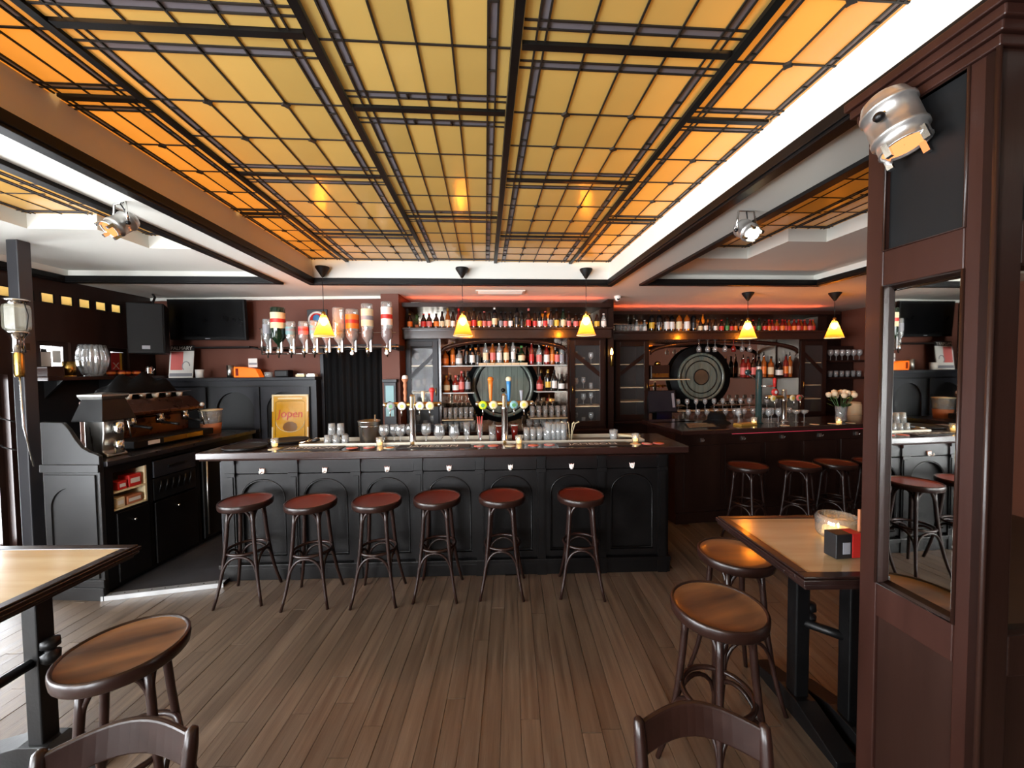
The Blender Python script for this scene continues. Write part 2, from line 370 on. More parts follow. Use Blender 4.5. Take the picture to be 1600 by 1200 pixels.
struct(MB().box(6.2, 6.4, -4.2, 6.45, -.1, 3.45).build('wall_right', M['wall'], rz=TH), 'brown wall at the end of the second bar')
struct(MB().box(-5.6, 7.2, -3.9, 7.2, 3.45, 3.55).build('sky_block_slab', M['plaster']), 'plain unseen slab added above the glass ceiling to block the sky')  # unseen slab, added over the ceiling void to keep sky light out

# ------------------------------------------------------------------ ceiling (ceiling frame u, v)
ZS, ZG = 2.72, 2.95
mb = MB()
mb.box(-2.2, -1.83, -2.6, 4.3, ZS, 3.45); mb.box(1.41, 1.82, -2.6, 4.3, ZS, 3.45)
mb.box(-6.2, 7.0, 4.3, 6.6, ZS, 3.45); mb.box(-6.2, -4.27, -4.4, 4.3, ZS, 3.45); mb.box(3.87, 7.0, -4.4, 4.3, ZS, 3.45)
mb.box(-4.27, 3.87, -4.4, -2.6, ZS, 3.45)
# stepped white ceilings of the two side coffers around their glass
for q in ((-4.27,-3.34,-2.6,4.3),(-3.34,-2.86,3.10,4.3),(-2.86,-2.3,3.54,4.3),(-2.3,-2.2,-2.6,4.3)): mb.box(q[0],q[1],q[2],q[3],2.83,2.95)
for q in ((2.95,3.87,-2.6,4.3),(2.6,2.95,3.15,4.3),(1.92,2.6,3.66,4.3),(1.82,1.92,-2.6,4.3)): mb.box(q[0],q[1],q[2],q[3],2.83,2.95)
ceil = struct(mb.build('ceiling', M['plaster'], rz=TH), 'white beamed ceiling with leaded amber glass coffers')
def glass_panel(u0, u1, v0, v1, nc, nr, boss=False, z=ZG, so=.05, sg=.034, edges=(1,1,1,1)):
    """one leaded panel: outer amber strip, smoke border, grid of amber panes. edges: u0,u1,v0,v1 sides that have the border"""
    cm = MB(); lw = .0036
    iu0, iu1, iv0, iv1 = u0+(so+sg)*edges[0], u1-(so+sg)*edges[1], v0+(so+sg)*edges[2], v1-(so+sg)*edges[3]
    us = [iu0+(iu1-iu0)*k/nc for k in range(nc+1)]; vs = [iv0+(iv1-iv0)*k/nr for k in range(nr+1)]
    root = None; cells = []
    ubord = ([(u0, u0+so, 'amber'), (u0+so, iu0, 'smoke')] if edges[0] else [])+[(us[k], us[k+1], 'amber') for k in range(nc)]+([(iu1, u1-so, 'smoke'), (u1-so, u1, 'amber')] if edges[1] else [])
    for k, u in enumerate(us): cm.box(u-lw, u+lw, v0, v1, z-.005, z+.004)
    for k, v in enumerate(vs): cm.box(u0, u1, v-lw, v+lw, z-.0045, z+.004)
    if edges[0]: cm.box(u0+so-lw, u0+so+lw, v0, v1, z-.005, z+.004)
    if edges[1]: cm.box(u1-so-lw, u1-so+lw, v0, v1, z-.005, z+.004)
    if edges[2]: cm.box(u0, u1, v0+so-lw, v0+so+lw, z-.0045, z+.004)
    if edges[3]: cm.box(u0, u1, v1-so-lw, v1-so+lw, z-.0045, z+.004)
    for e, ua, ub in ((0, u0+so, iu0), (1, iu1, u1-so)):
        if edges[e]:
            k = int((iv1-iv0)/.14)
            for j in range(1, k): vv = iv0+(iv1-iv0)*j/k; cm.box(ua, ub, vv-.003, vv+.003, z-.007, z+.004)
    for e, va, vb in ((2, v0+so, iv0), (3, iv1, v1-so)):
        if edges[e]:
            k = int((iu1-iu0)/.14)
            for j in range(1, k): uu = iu0+(iu1-iu0)*j/k; cm.box(uu-.003, uu+.003, va, vb, z-.007, z+.004)
    if boss:
        for uu in us[1:-1:2]:
            for vv in vs[1:-1]: cm.prism([(uu+.021*math.cos(a*PI/4)*(1 if a % 2 == 0 else .55), vv+.021*math.sin(a*PI/4)*(1 if a % 2 == 0 else .55)) for a in range(8)], z-.012, z+.002)
    p = cm.build('glass_panel', M['lead'], ceil)
    def pane(a, b, c, d_, mt):
        q = MB(); q.cur = 1; q.box(-(b-a)/2, (b-a)/2, -(d_-c)/2, (d_-c)/2, 0, .004); q.mi[0] = 0
        q.build('pane', [M[mt], M['clear']], p, ((a+b)/2, (c+d_)/2, z))
    for i in range(nc):
        for j in range(nr): pane(us[i], us[i+1], vs[j], vs[j+1], 'amber')
    for e, a, b, c, d_ in ((0,u0,u0+so,v0,v1),(1,u1-so,u1,v0,v1),(2,u0+so*edges[0],u1-so*edges[1],v0,v0+so),(3,u0+so*edges[0],u1-so*edges[1],v1-so,v1)):
        if edges[e]: pane(a, b, c, d_, 'amber')
    for e, a, b, c, d_ in ((0,u0+so,iu0,v0+so*edges[2],v1-so*edges[3]),(1,iu1,u1-so,v0+so*edges[2],v1-so*edges[3]),(2,iu0,iu1,v0+so,iv0),(3,iu0,iu1,iv1,v1-so)):
        if edges[e]: pane(a, b, c, d_, 'smoke')
UB = [-1.47, -.60, .13, .97]
EV = [-.55, .45, 1.45, 2.45, 3.46, 4.3]; OD = [-.62, .60, 1.825, 3.05, 4.27]
h = .02
for k in range(len(EV)-1):
    for a, b in ((UB[0], UB[1]), (UB[2], UB[3])):
        glass_panel(a+h, b-h, EV[k]+h, EV[k+1]-h, 4, 3, True)
for k in range(len(OD)-1):
    glass_panel(UB[1]+h, UB[2]-h, OD[k]+h, OD[k+1]-h, 4, 4)
    glass_panel(-1.845, UB[0]-h, OD[k]+h, OD[k+1]-h, 2, 4, True, so=.035, sg=.026)
    glass_panel(UB[3]+h, 1.425, OD[k]+h, OD[k+1]-h, 2, 4, True, so=.035, sg=.026)
for u in UB: MB().box(u-.016, u+.016, -2.6, 4.3, ZG-.012, ZG+.03).build('ceiling_bar', M['trim'], ceil)
for a, b, vs in ((UB[0], UB[1], EV[1:-1]), (UB[2], UB[3], EV[1:-1]), (UB[1], UB[2], OD[1:-1]), (-1.83, UB[0], OD[1:-1]), (UB[3], 1.41, OD[1:-1])):
    for v in vs: MB().box(a+.022, b-.022, v-.014, v+.014, ZG-.010, ZG+.025).build('cross_bar', M['trim'], ceil)
M['ochre'] = pbr('plain_ochre_glass', (196,150,66), .3)
mb = MB(); mb.box(-1.83, 1.41, -2.6, -.6, ZG, ZG+.01); mb.build('rear_glass', M['ochre'], ceil)
# side coffers
glass_panel(-3.34, -2.86, 1.6, 3.10, 2, 5, z=2.94, so=.03, sg=.03); glass_panel(-2.86, -2.3, 2.0, 3.54, 3, 5, z=2.94, so=.03, sg=.03)
glass_panel(1.92, 2.6, 2.0, 3.66, 3, 6, z=2.94, so=.03, sg=.03); glass_panel(2.6, 2.95, 1.6, 3.15, 2, 5, z=2.94, so=.03, sg=.03)
mb = MB(); mb.box(-3.34, -2.3, -2.6, 1.6, 2.94, 2.945); mb.box(-2.86, -2.3, 1.6, 2.0, 2.94, 2.945); mb.box(1.92, 2.95, -2.6, 1.6, 2.94, 2.945); mb.box(1.92, 2.6, 1.6, 2.0, 2.94, 2.945)
mb.build('rear_glass', M['ochre'], ceil)
# black trims round each coffer
def coffer_trim(i, u0, u1, v0, v1, sides, label):
    mb = MB()
    for k, (w0, w1, z0, z1) in enumerate(((-.012, .055, ZS-.022, ZS+.004), (-.022, .03, ZS-.008, ZS+.045))):
        if 'l' in sides: mb.box(u0-w1, u0-w0, v0, v1+w1, z0, z1)
        if 'r' in sides: mb.box(u1+w0, u1+w1, v0, v1+w1, z0, z1)
        if 'b' in sides: mb.box(u0-w1, u1+w1, v1+w0, v1+w1, z0, z1)
    struct(mb.build('trim_%d' % i, M['trim'], rz=TH, bevel=.004), label)
coffer_trim(1, -1.83, 1.41, -2.6, 4.3, 'lrb', 'black moulding round the main glass coffer')
coffer_trim(2, -4.27, -2.2, -2.6, 4.27, 'lrb', 'black moulding round the coffer by the window wall')
coffer_trim(3, 1.82, 3.87, -2.6, 4.25, 'lrb', 'black moulding round the coffer by the pillar')
struct(MB().box(-4.6, -1.45, 4.93, 4.97, 2.685, 2.72).build('trim_4', M['plaster']), 'white cornice on the brown wall')
# lamps in the void above the glass
for u, pw in ((-1.65, 11), (1.2, 11)):
    area('ceiling_void_lamp', W(u, 2.3, 3.35), (0, 0, TH), .25, 3.8, pw, (1, .5, .14))
area('ceiling_void_lamp', W(-.25, 1.8, 3.40), (0, 0, TH), 1.9, 4.4, 3.6, (1, .86, .52))
area('ceiling_void_lamp', W(-2.85, 2.0, 3.35), (0, 0, TH), .8, 2.6, 7, (1, .6, .25))
area('ceiling_void_lamp', W(2.5, 2.2, 3.35), (0, 0, TH), .8, 2.6, 3, (1, .5, .15))
# ------------------------------------------------------------------ main bar
BA = R(1.2); BO = (-.55, 3.235)
def BW(x, y, z=0):   # bar frame -> world
    return (BO[0]+x*math.cos(BA)-y*math.sin(BA), BO[1]+x*math.sin(BA)+y*math.cos(BA), z)
bar = thing('bar_counter', 'long black panelled bar counter with six stools in front', 'bar', (BO[0], BO[1], 0), BA)
MB().box(-1.92, 1.90, .03, .56, .0, 1.045).build('carcass', M['blk'], bar)
M['bartop'] = pbr('varnished_bar_top', (46,26,22), .2, var=.4, vs=5, stretch=(.2,2,1), coat=.5, rvar=.06)
mb = MB(); mb.box(-2.05, 2.03, -.075, .22, 1.045, 1.10); mb.box(-2.05, -1.35, .22, .6, 1.045, 1.10); mb.box(1.75, 2.03, .22, .6, 1.045, 1.10); mb.box(-1.35, 1.75, .52, .6, 1.045, 1.10); mb.box(-1.35, 1.75, .22, .52, 1.045, 1.075)
mb.build('bar_top', M['bartop'], bar, bevel=.006)
MB().tube([(-2.03,-.05,1.04),(2.01,-.05,1.04)], .012, 8).build('nosing', M['darkwood'], bar)
BAY = .521; X0 = -1.835
def arch_pts(w, z0, zs, za, n=14):
    pts = [(-w/2, z0)]
    for k in range(n+1): a = PI-PI*k/n; pts.append((w/2*math.cos(a), zs+(za-zs)*math.sin(a)))
    return pts+[(w/2, z0)]
def arch_frame(W_, z0, z1, w, iz0, zs, za, y0, y1):
    mb = MB(); inn = arch_pts(w, iz0, zs, za); out = []
    for i, (x, z) in enumerate(inn):
        if i == 0: out.append((-W_/2, z0))
        elif i == len(inn)-1: out.append((W_/2, z0))
        else:
            t = (i-1)/(len(inn)-3)
            out.append((-W_/2, z1) if t == 0 else (W_/2, z1) if t == 1 else (-W_/2+W_*t, z1))
    n = len(inn); vs = [(x, y0, z) for x, z in inn]+[(x, y0, z) for x, z in out]+[(x, y1, z) for x, z in inn]+[(x, y1, z) for x, z in out]
    fs = []
    for i in range(n):
        j = (i+1) % n
        fs += [(i, j, n+j, n+i), (2*n+i, 2*n+j, j, i), (n+i, n+j, 3*n+j, 3*n+i)]
    mb.add(vs, fs); return mb
af = arch_frame(BAY-.07, .16, .90, .37, .20, .70, .86, .0, .03).mesh('arched_panel', M['blk'])
fr = MB().box(-BAY/2+.035, BAY/2-.035, .0, .03, .905, 1.03).mesh('frieze_panel', M['blk'])
ml = MB(); pts = arch_pts(.355, .215, .70, .85); ml.tube([(x, .004, z) for x, z in pts], .006, 6, closed=True); ml = ml.mesh('arch_moulding', M['blk'])
pil = MB(); pil.box(-.035, .035, -.012, .03, .0, 1.045); pil.box(-.022, .022, -.02, -.012, .2, .88); pil.box(-.04, .04, -.024, .03, .885, .915); pil.box(-.04, .04, -.022, .03, 0, .13); pil.box(-.04, .04, -.026, .03, .99, 1.045)
pil = pil.mesh('pilaster', M['blk'])
for k in range(7):
    xc = X0+BAY*(k+.5)+.02
    place('arched_panel', af, bar, (xc, 0, 0)); place('arch_moulding', ml, bar, (xc, 0, 0)); place('frieze_panel', fr, bar, (xc, 0, 0), bevel=.004)
    hk = MB(); hk.prism([(-.018,.93),(-.02,.965),(-.012,.955),(0,.963),(.012,.955),(.02,.965),(.018,.93),(.008,.918),(-.008,.918)], -.012, 0, 'y')
    hk = hk.build('hook_plate', M['white'], bar, (xc, 0, -.012)); MB().tube([(0,-.01,.935),(0,-.035,.925),(0,-.045,.935),(0,-.045,.95)], .005, 6).build('hook_prong', M['white'], hk)
for k in range(8): place('pilaster', pil, bar, (X0+BAY*k+.02, 0, 0))
mb = MB(); mb.box(-1.93, 1.90, -.012, .03, 0, .10); mb.box(-1.935, 1.905, -.02, .03, .10, .135); mb.build('plinth', M['blk'], bar, bevel=.004)
MB().box(-1.93, -1.92, .03, .56, .12, 1.0).build('end_panel', M['slate'], bar); MB().box(1.90, 1.912, .06, .53, .14, .98).build('end_panel', M['blk'], bar)
MB().tube([(-1.55,-.012,1.032),(1.85,-.012,1.032)], .0035, 6).build('led_strip', M['red_led'], bar)
M['traym'] = pbr('pale_tray_rim', (214,204,184), .4, var=.15, metal=.3)
mb = MB(); mb.box(-1.36, 1.76, .215, .225, 1.075, 1.112); mb.box(-1.36, 1.76, .515, .525, 1.075, 1.115); mb.box(-1.36, -1.35, .225, .515, 1.075, 1.112); mb.box(1.75, 1.76, .225, .515, 1.075, 1.112); mb.build('tray_rim', M['traym'], bar)
MB().box(-1.35, 1.75, .225, .515, 1.075, 1.081).build('drip_tray', pbr('dull_tray_steel', (74,68,62), .38, metal=.7, var=.3), bar)

# ------------------------------------------------------------------ bar stools
def make_stool(seat_mat, label, loc, rz, group):
    t = thing('bar_stool', label, 'stool', loc, rz, group)
    MB().lathe([(.001,.753),(.12,.7535),(.16,.756),(.172,.760)], 36).build('seat', seat_mat, t)
    MB().lathe([(.160,.718),(.178,.716),(.183,.722),(.186,.745),(.185,.762),(.180,.767),(.175,.766),(.171,.759),(.170,.752)], 36).build('seat_rim', M['stool'], t)
    MB().lathe([(.001,.722),(.158,.722)], 24).build('seat_underside', M['stool'], t)
    def legp(z): 
        s = (.725-z)/.725; return .118+.055*s+.062*s**3.2
    for k in range(4):
        a = PI/4+k*PI/2; c, s = math.cos(a), math.sin(a)
        zs = [.722,.62,.5,.38,.26,.16,.08,0]
        MB().tube([(legp(z)*c, legp(z)*s, z) for z in zs], [.015,.0152,.0148,.014,.013,.012,.0115,.011], 8).build('leg', M['stool'], t)
    zr = .385; rr = legp(zr)-.012
    MB().tube([(rr*math.cos(2*PI*k/32), rr*math.sin(2*PI*k/32), zr) for k in range(32)], .011, 7, closed=True).build('foot_ring', M['stool'], t)
    for k in range(4):
        a0 = PI/4+k*PI/2; a1 = a0+PI/2
        for zl, zt, nm in ((.53, .712, 'seat_brace'), (.17, .366, 'lower_brace')):
            pts = []
            for i in range(13):
                q = i/12; zz = zl+(zt-zl)*math.sin(PI*q)**.75
                r_ = legp(zl)+(legp(zt)-legp(zl))*math.sin(PI*q); p0 = Vector((math.cos(a0), math.sin(a0), 0)); p1 = Vector((math.cos(a1), math.sin(a1), 0))
                q2 = .5-.5*math.cos(PI*q); p = p0.lerp(p1, q2); p = p.normalized()*((p.length*.55+.45))*r_*.985
                pts.append((p.x, p.y, zz))
            MB().tube(pts, .0098, 7).build(nm, M['stool'], t)
    return t
GS = 'bentwood stools along the main bar'
spots = [(-2.09,2.97,8),(-1.56,2.93,5),(-1.055,2.945,3),(-.60,3.0,0),(-.09,3.02,-2),(.536,3.02,-6)]
lab = ['bentwood bar stool at the end of the main bar beside the coffee counter', 'second bar stool along the main bar from the coffee counter',
       'reddish bar stool, third along the main bar from the coffee counter', 'bar stool fourth along the main bar from the coffee counter',
       'bar stool fifth along the main bar, before the wider gap', 'red-seated bar stool standing apart at the far end of the main bar']
s0 = make_stool(M['seat'], lab[0], (*spots[0][:2], 0), R(spots[0][2]), GS)
for (x, y, a), l in list(zip(spots, lab))[1:]: dup(s0, (x, y, 0), R(a), l)
for (x, y, a), l in zip([(2.39,3.88,30),(2.93,3.90,40),(3.36,3.97,35),(3.80,4.0,30)],
        ['dark bar stool first along the second bar, by its corner', 'dark bar stool second along the second bar', 'dark bar stool third along the second bar, against its neighbour', 'dark bar stool mostly hidden behind the mirrored pillar']):
    dup(s0, (x, y, 0), R(a), l, 'bentwood stools along the second bar')
s1 = make_stool(M['seatold'], 'large worn bentwood stool beside the pale table by the coffee counter', (-1.42,1.366,0), R(28), 'worn bentwood stools at the tables')
dup(s1, (.853,1.575,0), R(20), 'honey-seated bentwood stool nearest the chair at the pillar table'.replace('nearest','next to'))
dup(s1, (1.19,2.03,0), R(0), 'amber-lit bentwood stool tucked under the pillar table corner')

# ------------------------------------------------------------------ tables
def table(name, label, x0, x1, y0, y1, z, posts, axis):
    cx, cy_ = (x0+x1)/2, (y0+y1)/2
    t = thing(name, label, 'table', (cx, cy_, 0)); a, b = (x1-x0)/2, (y1-y0)/2; e = .05
    MB().box(-a+e, a-e, -b+e, b-e, z-.03, z).build('table_panel', M['oak'], t)
    mb = MB()
    for k, (o, z0, z1) in enumerate(((0, z-.024, z-.006), (.008, z-.006, z+.003), (.006, z-.04, z-.026), (.02, z-.055, z-.04))):
        i = e if k < 2 else .12
        A, B_ = a-o, b-o
        mb.box(-A, A, -B_, -b+i, z0, z1); mb.box(-A, A, b-i, B_, z0, z1); mb.box(-A, -a+i, -b+i, b-i, z0, z1); mb.box(a-i, A, -b+i, b-i, z0, z1)
    mb.build('table_edge', M['tedge'], t, bevel=.003)
    for (px, py) in posts:
        mb = MB(); mb.box(px-.034, px+.034, py-.034, py+.034, .07, z-.055); mb.build('post', M['iron'], t, bevel=.006)
        mb = MB(); 
        if axis == 'x': mb.prism([(py-.30,0),(py-.30,.035),(py-.06,.1),(py+.06,.1),(py+.30,.035),(py+.30,0)], px-.05, px+.05, 'x')
        else: mb.prism([(px-.30,0),(px-.30,.035),(px-.06,.1),(px+.06,.1),(px+.30,.035),(px+.30,0)], py-.05, py+.05, 'y')
        mb.build('foot', M['iron'], t, bevel=.004)
        mb = MB(); mb.box(px-.12, px+.12, py-.12, py+.12, z-.068, z-.055); mb.build('top_plate', M['iron'], t)
    (p0, q0), (p1, q1) = posts
    MB().tube([(p0,q0,.47),(p1,q1,.47)], .022, 8).build('stretcher', M['iron'], t)
    for (px, py) in posts:
        kb = MB(); kb.lathe([(.001,-.05),(.02,-.048),(.032,-.035),(.034,0),(.02,.008),(.02,.02),(.034,.028),(.032,.06),(.001,.066)], 12, (px+.05, py, .50)); kb.build('clamp_knob', M['iron'], t)
    return t
table('pub_table', 'square pub table with pale oak top beside the mirrored pillar', 1.125, 1.845, 1.46, 2.11, .93, [(-.045,.12),(.10,-.02)], 'x')
table('pub_table', 'pale oak topped pub table near the coffee counter and window wall', -2.62, -1.80, 1.12, 1.83, .93, [(.06,.22),(.06,-.2)], 'y')

# ------------------------------------------------------------------ low chairs in front
def chair(label, loc, rz):
    t = thing('bentwood_chair', label, 'chair', loc, rz, 'low bentwood chairs')
    MB().lathe([(.001,.445),(.17,.446),(.19,.452)], 32).build('seat', M['seatold'], t)
    MB().lathe([(.188,.42),(.20,.42),(.208,.43),(.208,.452),(.20,.458),(.19,.452)], 32).build('seat_rim', M['stool'], t)
    for s in (-1, 1):
        MB().tube([(s*.15,.15,.43),(s*.165,.165,.25),(s*.18,.18,.0)], [.017,.016,.014], 8).build('leg', M['stool'], t)
        mb = MB(); mb.tube([(s*.15,-.24,0),(s*.155,-.195,.25),(s*.165,-.18,.45),(s*.172,-.20,.62),(s*.178,-.235,.80),(s*.179,-.242,.842),(s*.179,-.244,.850)], [.014,.016,.019,.019,.018,.015,.006], 10); mb.build('back_post', M['stool'], t)
    vs, fs = [], []; n = 14
    for i in range(n+1):
        q = i/n; x = -.172+.344*q; arc = math.sin(PI*q); y = -.222-.05*arc
        for zz, yy in ((.745-.0*arc+.022*arc, 0), (.838+.022*arc, -.012), (.838+.022*arc, -.028), (.745+.022*arc, -.016)): vs.append((x, y+yy, zz))
    for i in range(n):
        for k in range(4): fs.append((i*4+k, i*4+(k+1) % 4, i*4+4+(k+1) % 4, i*4+4+k))
    fs += [(0,1,2,3), (n*4+3,n*4+2,n*4+1,n*4)]
    mb = MB(); mb.add(vs, fs, False); mb.build('top_rail', M['stool'], t, bevel=.006)
    MB().tube([(.168*math.cos(PI+PI*k/12)*1.0, -.19-.03*math.sin(PI*k/12), .60) for k in range(13)], .011, 6).build('back_rail', M['stool'], t)
    MB().tube([(.15*math.cos(2*PI*k/28), .15*math.sin(2*PI*k/28), .22) for k in range(28)], .010, 6, closed=True).build('stretcher_ring', M['stool'], t)
    return t
chair('brown bentwood chair back in front of the honey-seated stool by the pillar', (.485,.765,0), R(176)).scale = (.92,1,.94)
chair('black bentwood chair back in front of the large worn stool', (-1.0,.735,0), R(190)).scale = (.96,1,.94)

# ------------------------------------------------------------------ mirrored pillar (ceiling frame)
PX, PV0, PV1 = 1.385, .965, 1.315
pl = bpy.data.objects.new('pillar_1', None); C.objects.link(pl); pl.rotation_euler = (0,0,TH); struct(pl, 'mahogany panelled pillar with a bevelled mirror beside the pillar table')
MB().box(PX+.03, PX+.42, PV0+.03, PV1-.0, 0, ZS).build('pillar_core', M['darkwood'], pl)
def rails(mb, a0, a1, zc, x0, x1, st, ax):
    z0 = 0
    def bb(p, q, r, s_): 
        if ax == 'v': mb.box(x0, x1, p, q, r, s_)
        else: mb.box(p, q, x0, x1, r, s_)
    bb(a0, a0+st, 0, ZS-.02); bb(a1-st, a1, 0, ZS-.02)
    for zb, zt in zc: bb(a0+st, a1-st, zb, zt)
mb = MB(); rails(mb, PV0, PV1, [(0,.14),(.86,.98),(2.03,2.15),(2.60,2.70)], PX, PX+.03, .062, 'v'); mb.build('side_frame', M['pillar'], pl, bevel=.004)
mb = MB(); rails(mb, PX, PX+.42, [(0,.14),(.86,.98),(2.03,2.15),(2.60,2.70)], PV0, PV0+.03, .09, 'u'); mb.build('end_frame', M['darkwood'], pl, bevel=.004)
MB().box(PX+.018, PX+.03, PV0+.062, PV1-.062, 2.15, 2.60).build('dark_panel', M['blk2'], pl)
MB().box(PX+.012, PX+.03, PV0+.062, PV1-.062, .14, .86).build('base_panel', M['darkwood'], pl)
def bevel_mirror(a0, a1, z0, z1, base, ax, mat, nm):
    b = .022; g = .005
    def p(a, z, dd): return (base-dd, a, z) if ax == 'v' else (a, base-dd, z)
    vs = [p(a0,z0,0),p(a1,z0,0),p(a1,z1,0),p(a0,z1,0),p(a0+b,z0+b,g),p(a1-b,z0+b,g),p(a1-b,z1-b,g),p(a0+b,z1-b,g)]
    mb = MB(); mb.add(vs, [(4,5,6,7),(0,1,5,4),(1,2,6,5),(2,3,7,6),(3,0,4,7)]); mb.build(nm, mat, pl)
bevel_mirror(PV0+.062, PV1-.062, .98, 2.03, PX+.024, 'v', M['mirror'], 'mirror')
bevel_mirror(PX+.09, PX+.33, .98, 2.03, PV0+.024, 'u', M['mirror2'], 'mirror')
MB().box(PX+.09, PX+.33, PV0+.018, PV0+.03, .14, .86).build('base_panel', M['darkwood'], pl); MB().box(PX+.09, PX+.33, PV0+.018, PV0+.03, 2.15, 2.60).build('dark_panel', M['blk2'], pl)
for z, o in ((2.60,.012),(2.63,.024),(2.655,.038),(2.685,.05)): MB().box(PX-o, PX+.42, PV0-o, PV1+o, z, z+.03).build('cornice', M['pillar'], pl, bevel=.004)
MB().tube([(PX-.004, PV0-.004, .02),(PX-.004, PV0-.004, 2.6)], .007, 6).build('corner_bead', M['darkwood'], pl)
for ax, pts in (('v', [(PX-.002, PV0+.062, .98), (PX-.002, PV1-.062, .98), (PX-.002, PV1-.062, 2.03), (PX-.002, PV0+.062, 2.03)]), ('v', [(PX-.001, PV0+.062, 2.15), (PX-.001, PV1-.062, 2.15), (PX-.001, PV1-.062, 2.60), (PX-.001, PV0+.062, 2.60)])):
    MB().tube(pts, .005, 6, closed=True).build('panel_bead', M['darkwood'], pl)

# ------------------------------------------------------------------ spotlights
M['gel'] = emis('orange_gel', (255,150,90), 1.3); M['wlamp'] = emis('spot_lens', (255,236,190), 9.0)
M['spotm'] = pbr('satin_lamp_metal', (190,188,184), .34, metal=.85, var=.08)
def spotlight(label, loc, aim, mount, lens, sc=1.0):
    t = thing('spotlight', label, 'spotlight', loc, 0, 'chrome stage spotlights')
    q = Vector(aim).normalized().to_track_quat('Z', 'Y').to_matrix().to_4x4(); c = Vector(mount)
    def mk(nm, mb, mt): mb.M = None; return mb.build(nm, mt, t)
    def L_(prof, seg=22):
        mb = MB(); mb.M = q; mb.lathe([(r*sc, z*sc) for r, z in prof], seg); mb.M = None; return mb
    L_([(.001,-.085),(.03,-.082),(.045,-.07),(.052,-.05),(.052,-.045),(.056,-.044),(.056,-.036),(.052,-.035),(.052,.03),(.055,.031),(.055,.04),(.048,.042),(.048,.07),(.05,.072),(.044,.072),(.042,.03)]).build('lamp_housing', M['spotm'], t)
    L_([(.001,.066),(.043,.066)]).build('lens', lens, t)
    for k in range(4):
        mb = MB(); mb.M = q
        a = k*PI/2+.4; mb.box(.046*sc*math.cos(a)-.008, .046*sc*math.cos(a)+.008, .046*sc*math.sin(a)-.008, .046*sc*math.sin(a)+.008, .06*sc, .095*sc)
        mb.build('gel_clip', M['chrome'], t)
    side = q @ Vector((.066*sc, 0, 0)); s2 = q @ Vector((-.066*sc, 0, 0)); top = c
    off = (q @ Vector((1,0,0)))*.05*sc
    MB().tube([side, top+off, top-off, s2], .006*sc, 6).build('yoke', M['chrome'], t)
    for p in (side, s2): MB().sphere(p, .012*sc, 8, 6).build('yoke_knob', M['iron'], t)
    MB().tube([q @ Vector((0,0,-.08*sc)), c*.6+Vector((.02,.02,-.01)), c], .004, 6).build('cable', M['iron'], t)
    return t
spotlight('chrome spotlight under the ceiling beam near the window wall', (-2.20,2.20,2.60), (-.25,-.75,-.75), (0,0,.118), M['gel'])
spotlight('chrome spotlight with pale lens under the beam near the second bar', (1.455,2.40,2.60), (.05,-.8,-.6), (0,0,.118), M['wlamp'])
spotlight('large chrome spotlight with orange gel fixed to the mirrored pillar', (1.235,1.26,2.53), (.12,-.3,-1), (.09,.03,.08), M['gel'], 1.3)

# ------------------------------------------------------------------ pendant lamps
def pendant(label, loc, ztop, zs0, zs1):
    t = thing('pendant_lamp', label, 'lamp', loc, 0, 'amber glass pendant lamps')
    MB().lathe([(.001,ztop),(.07,ztop),(.07,ztop-.012),(.024,ztop-.085),(.012,ztop-.105),(.001,ztop-.106)], 20).build('canopy', M['blk2'], t)
    MB().tube([(0,0,ztop-.1),(0,0,zs1+.05)], .0035, 6).build('cord', M['black'], t)
    MB().lathe([(.001,zs1+.055),(.016,zs1+.05),(.02,zs1+.03),(.02,zs1-.02),(.001,zs1-.021)], 14).build('socket', M['brass'], t)
    sh = MB().lathe([(.026,zs1+.01),(.105,zs0)], 32).build('lamp_shade', M['shade'], t)
    MB().tube([(.106*math.cos(2*PI*k/28), .106*math.sin(2*PI*k/28), zs0) for k in range(28)], .003, 6, closed=True).build('shade_rim', M['white'], sh)
    MB().sphere((0,0,zs1-.06), .03, 14, 9, (1,1,1.25)).build('bulb', M['bulb'], t)
    return t
for u, l in ((-1.70,'amber pendant lamp hanging beside the upside-down bottle rack'),(-.235,'amber pendant lamp above the two beer towers, at the bar middle'),(1.13,'amber pendant lamp over the far end of the main bar')):
    p = W(u, 4.225); pendant(l, (p[0], p[1], 0), 2.865, 2.135, 2.345)
    q = W(u, 4.28)
for (x, y), l in (((3.05,4.98),'amber pendant lamp over the second bar above the green tap column'),((4.22,5.04),'amber pendant lamp over the flowers on the second bar')):
    pendant(l, (x, y, 0), 2.72, 2.135, 2.345)
# ------------------------------------------------------------------ coffee counter by the window wall
CA = R(3.0)   # slight skew: the back end leans towards the bar
cc = thing('coffee_counter', 'black coffee counter with curved end panel, open shelves, drawer and fridge', 'counter', (-3.18, 2.93, 0), -CA)
L0 = 1.62
MB().box(-.47, -.03, .02, L0, .0, .06).build('plinth', M['blk2'], cc)
prof = [(-.47,0),(0,0),(0,1.05),(0,1.125),(-.03,1.14),(-.08,1.155),(-.14,1.19),(-.19,1.25),(-.24,1.33),(-.29,1.385),(-.47,1.39)]
M['endp'] = pbr('worn_dark_panel', (34,33,33), .42, var=.3, vs=5, bump=.15, bs=20, coat=.0, spec=.3)
MB().prism(prof, 0, .03, 'y').build('end_panel', M['endp'], cc, bevel=.004)
af2 = arch_frame(.42, .17, .98, .32, .2, .72, .88, -.012, 0)
af2.build('arched_moulding', M['endp'], cc, (-.24,0,0))
mb = MB(); mb.box(-.475,.008,-.02,0,0,.10); mb.box(-.475,.008,-.014,0,.10,.16); mb.build('end_skirting', M['endp'], cc, bevel=.003); MB().box(-.475,.006,-.016,0,1.0,1.06).build('end_rail', M['endp'], cc, bevel=.003)
M['ctop'] = pbr('black_stone_top', (34,33,36), .3, var=.3, vs=14, coat=.2)
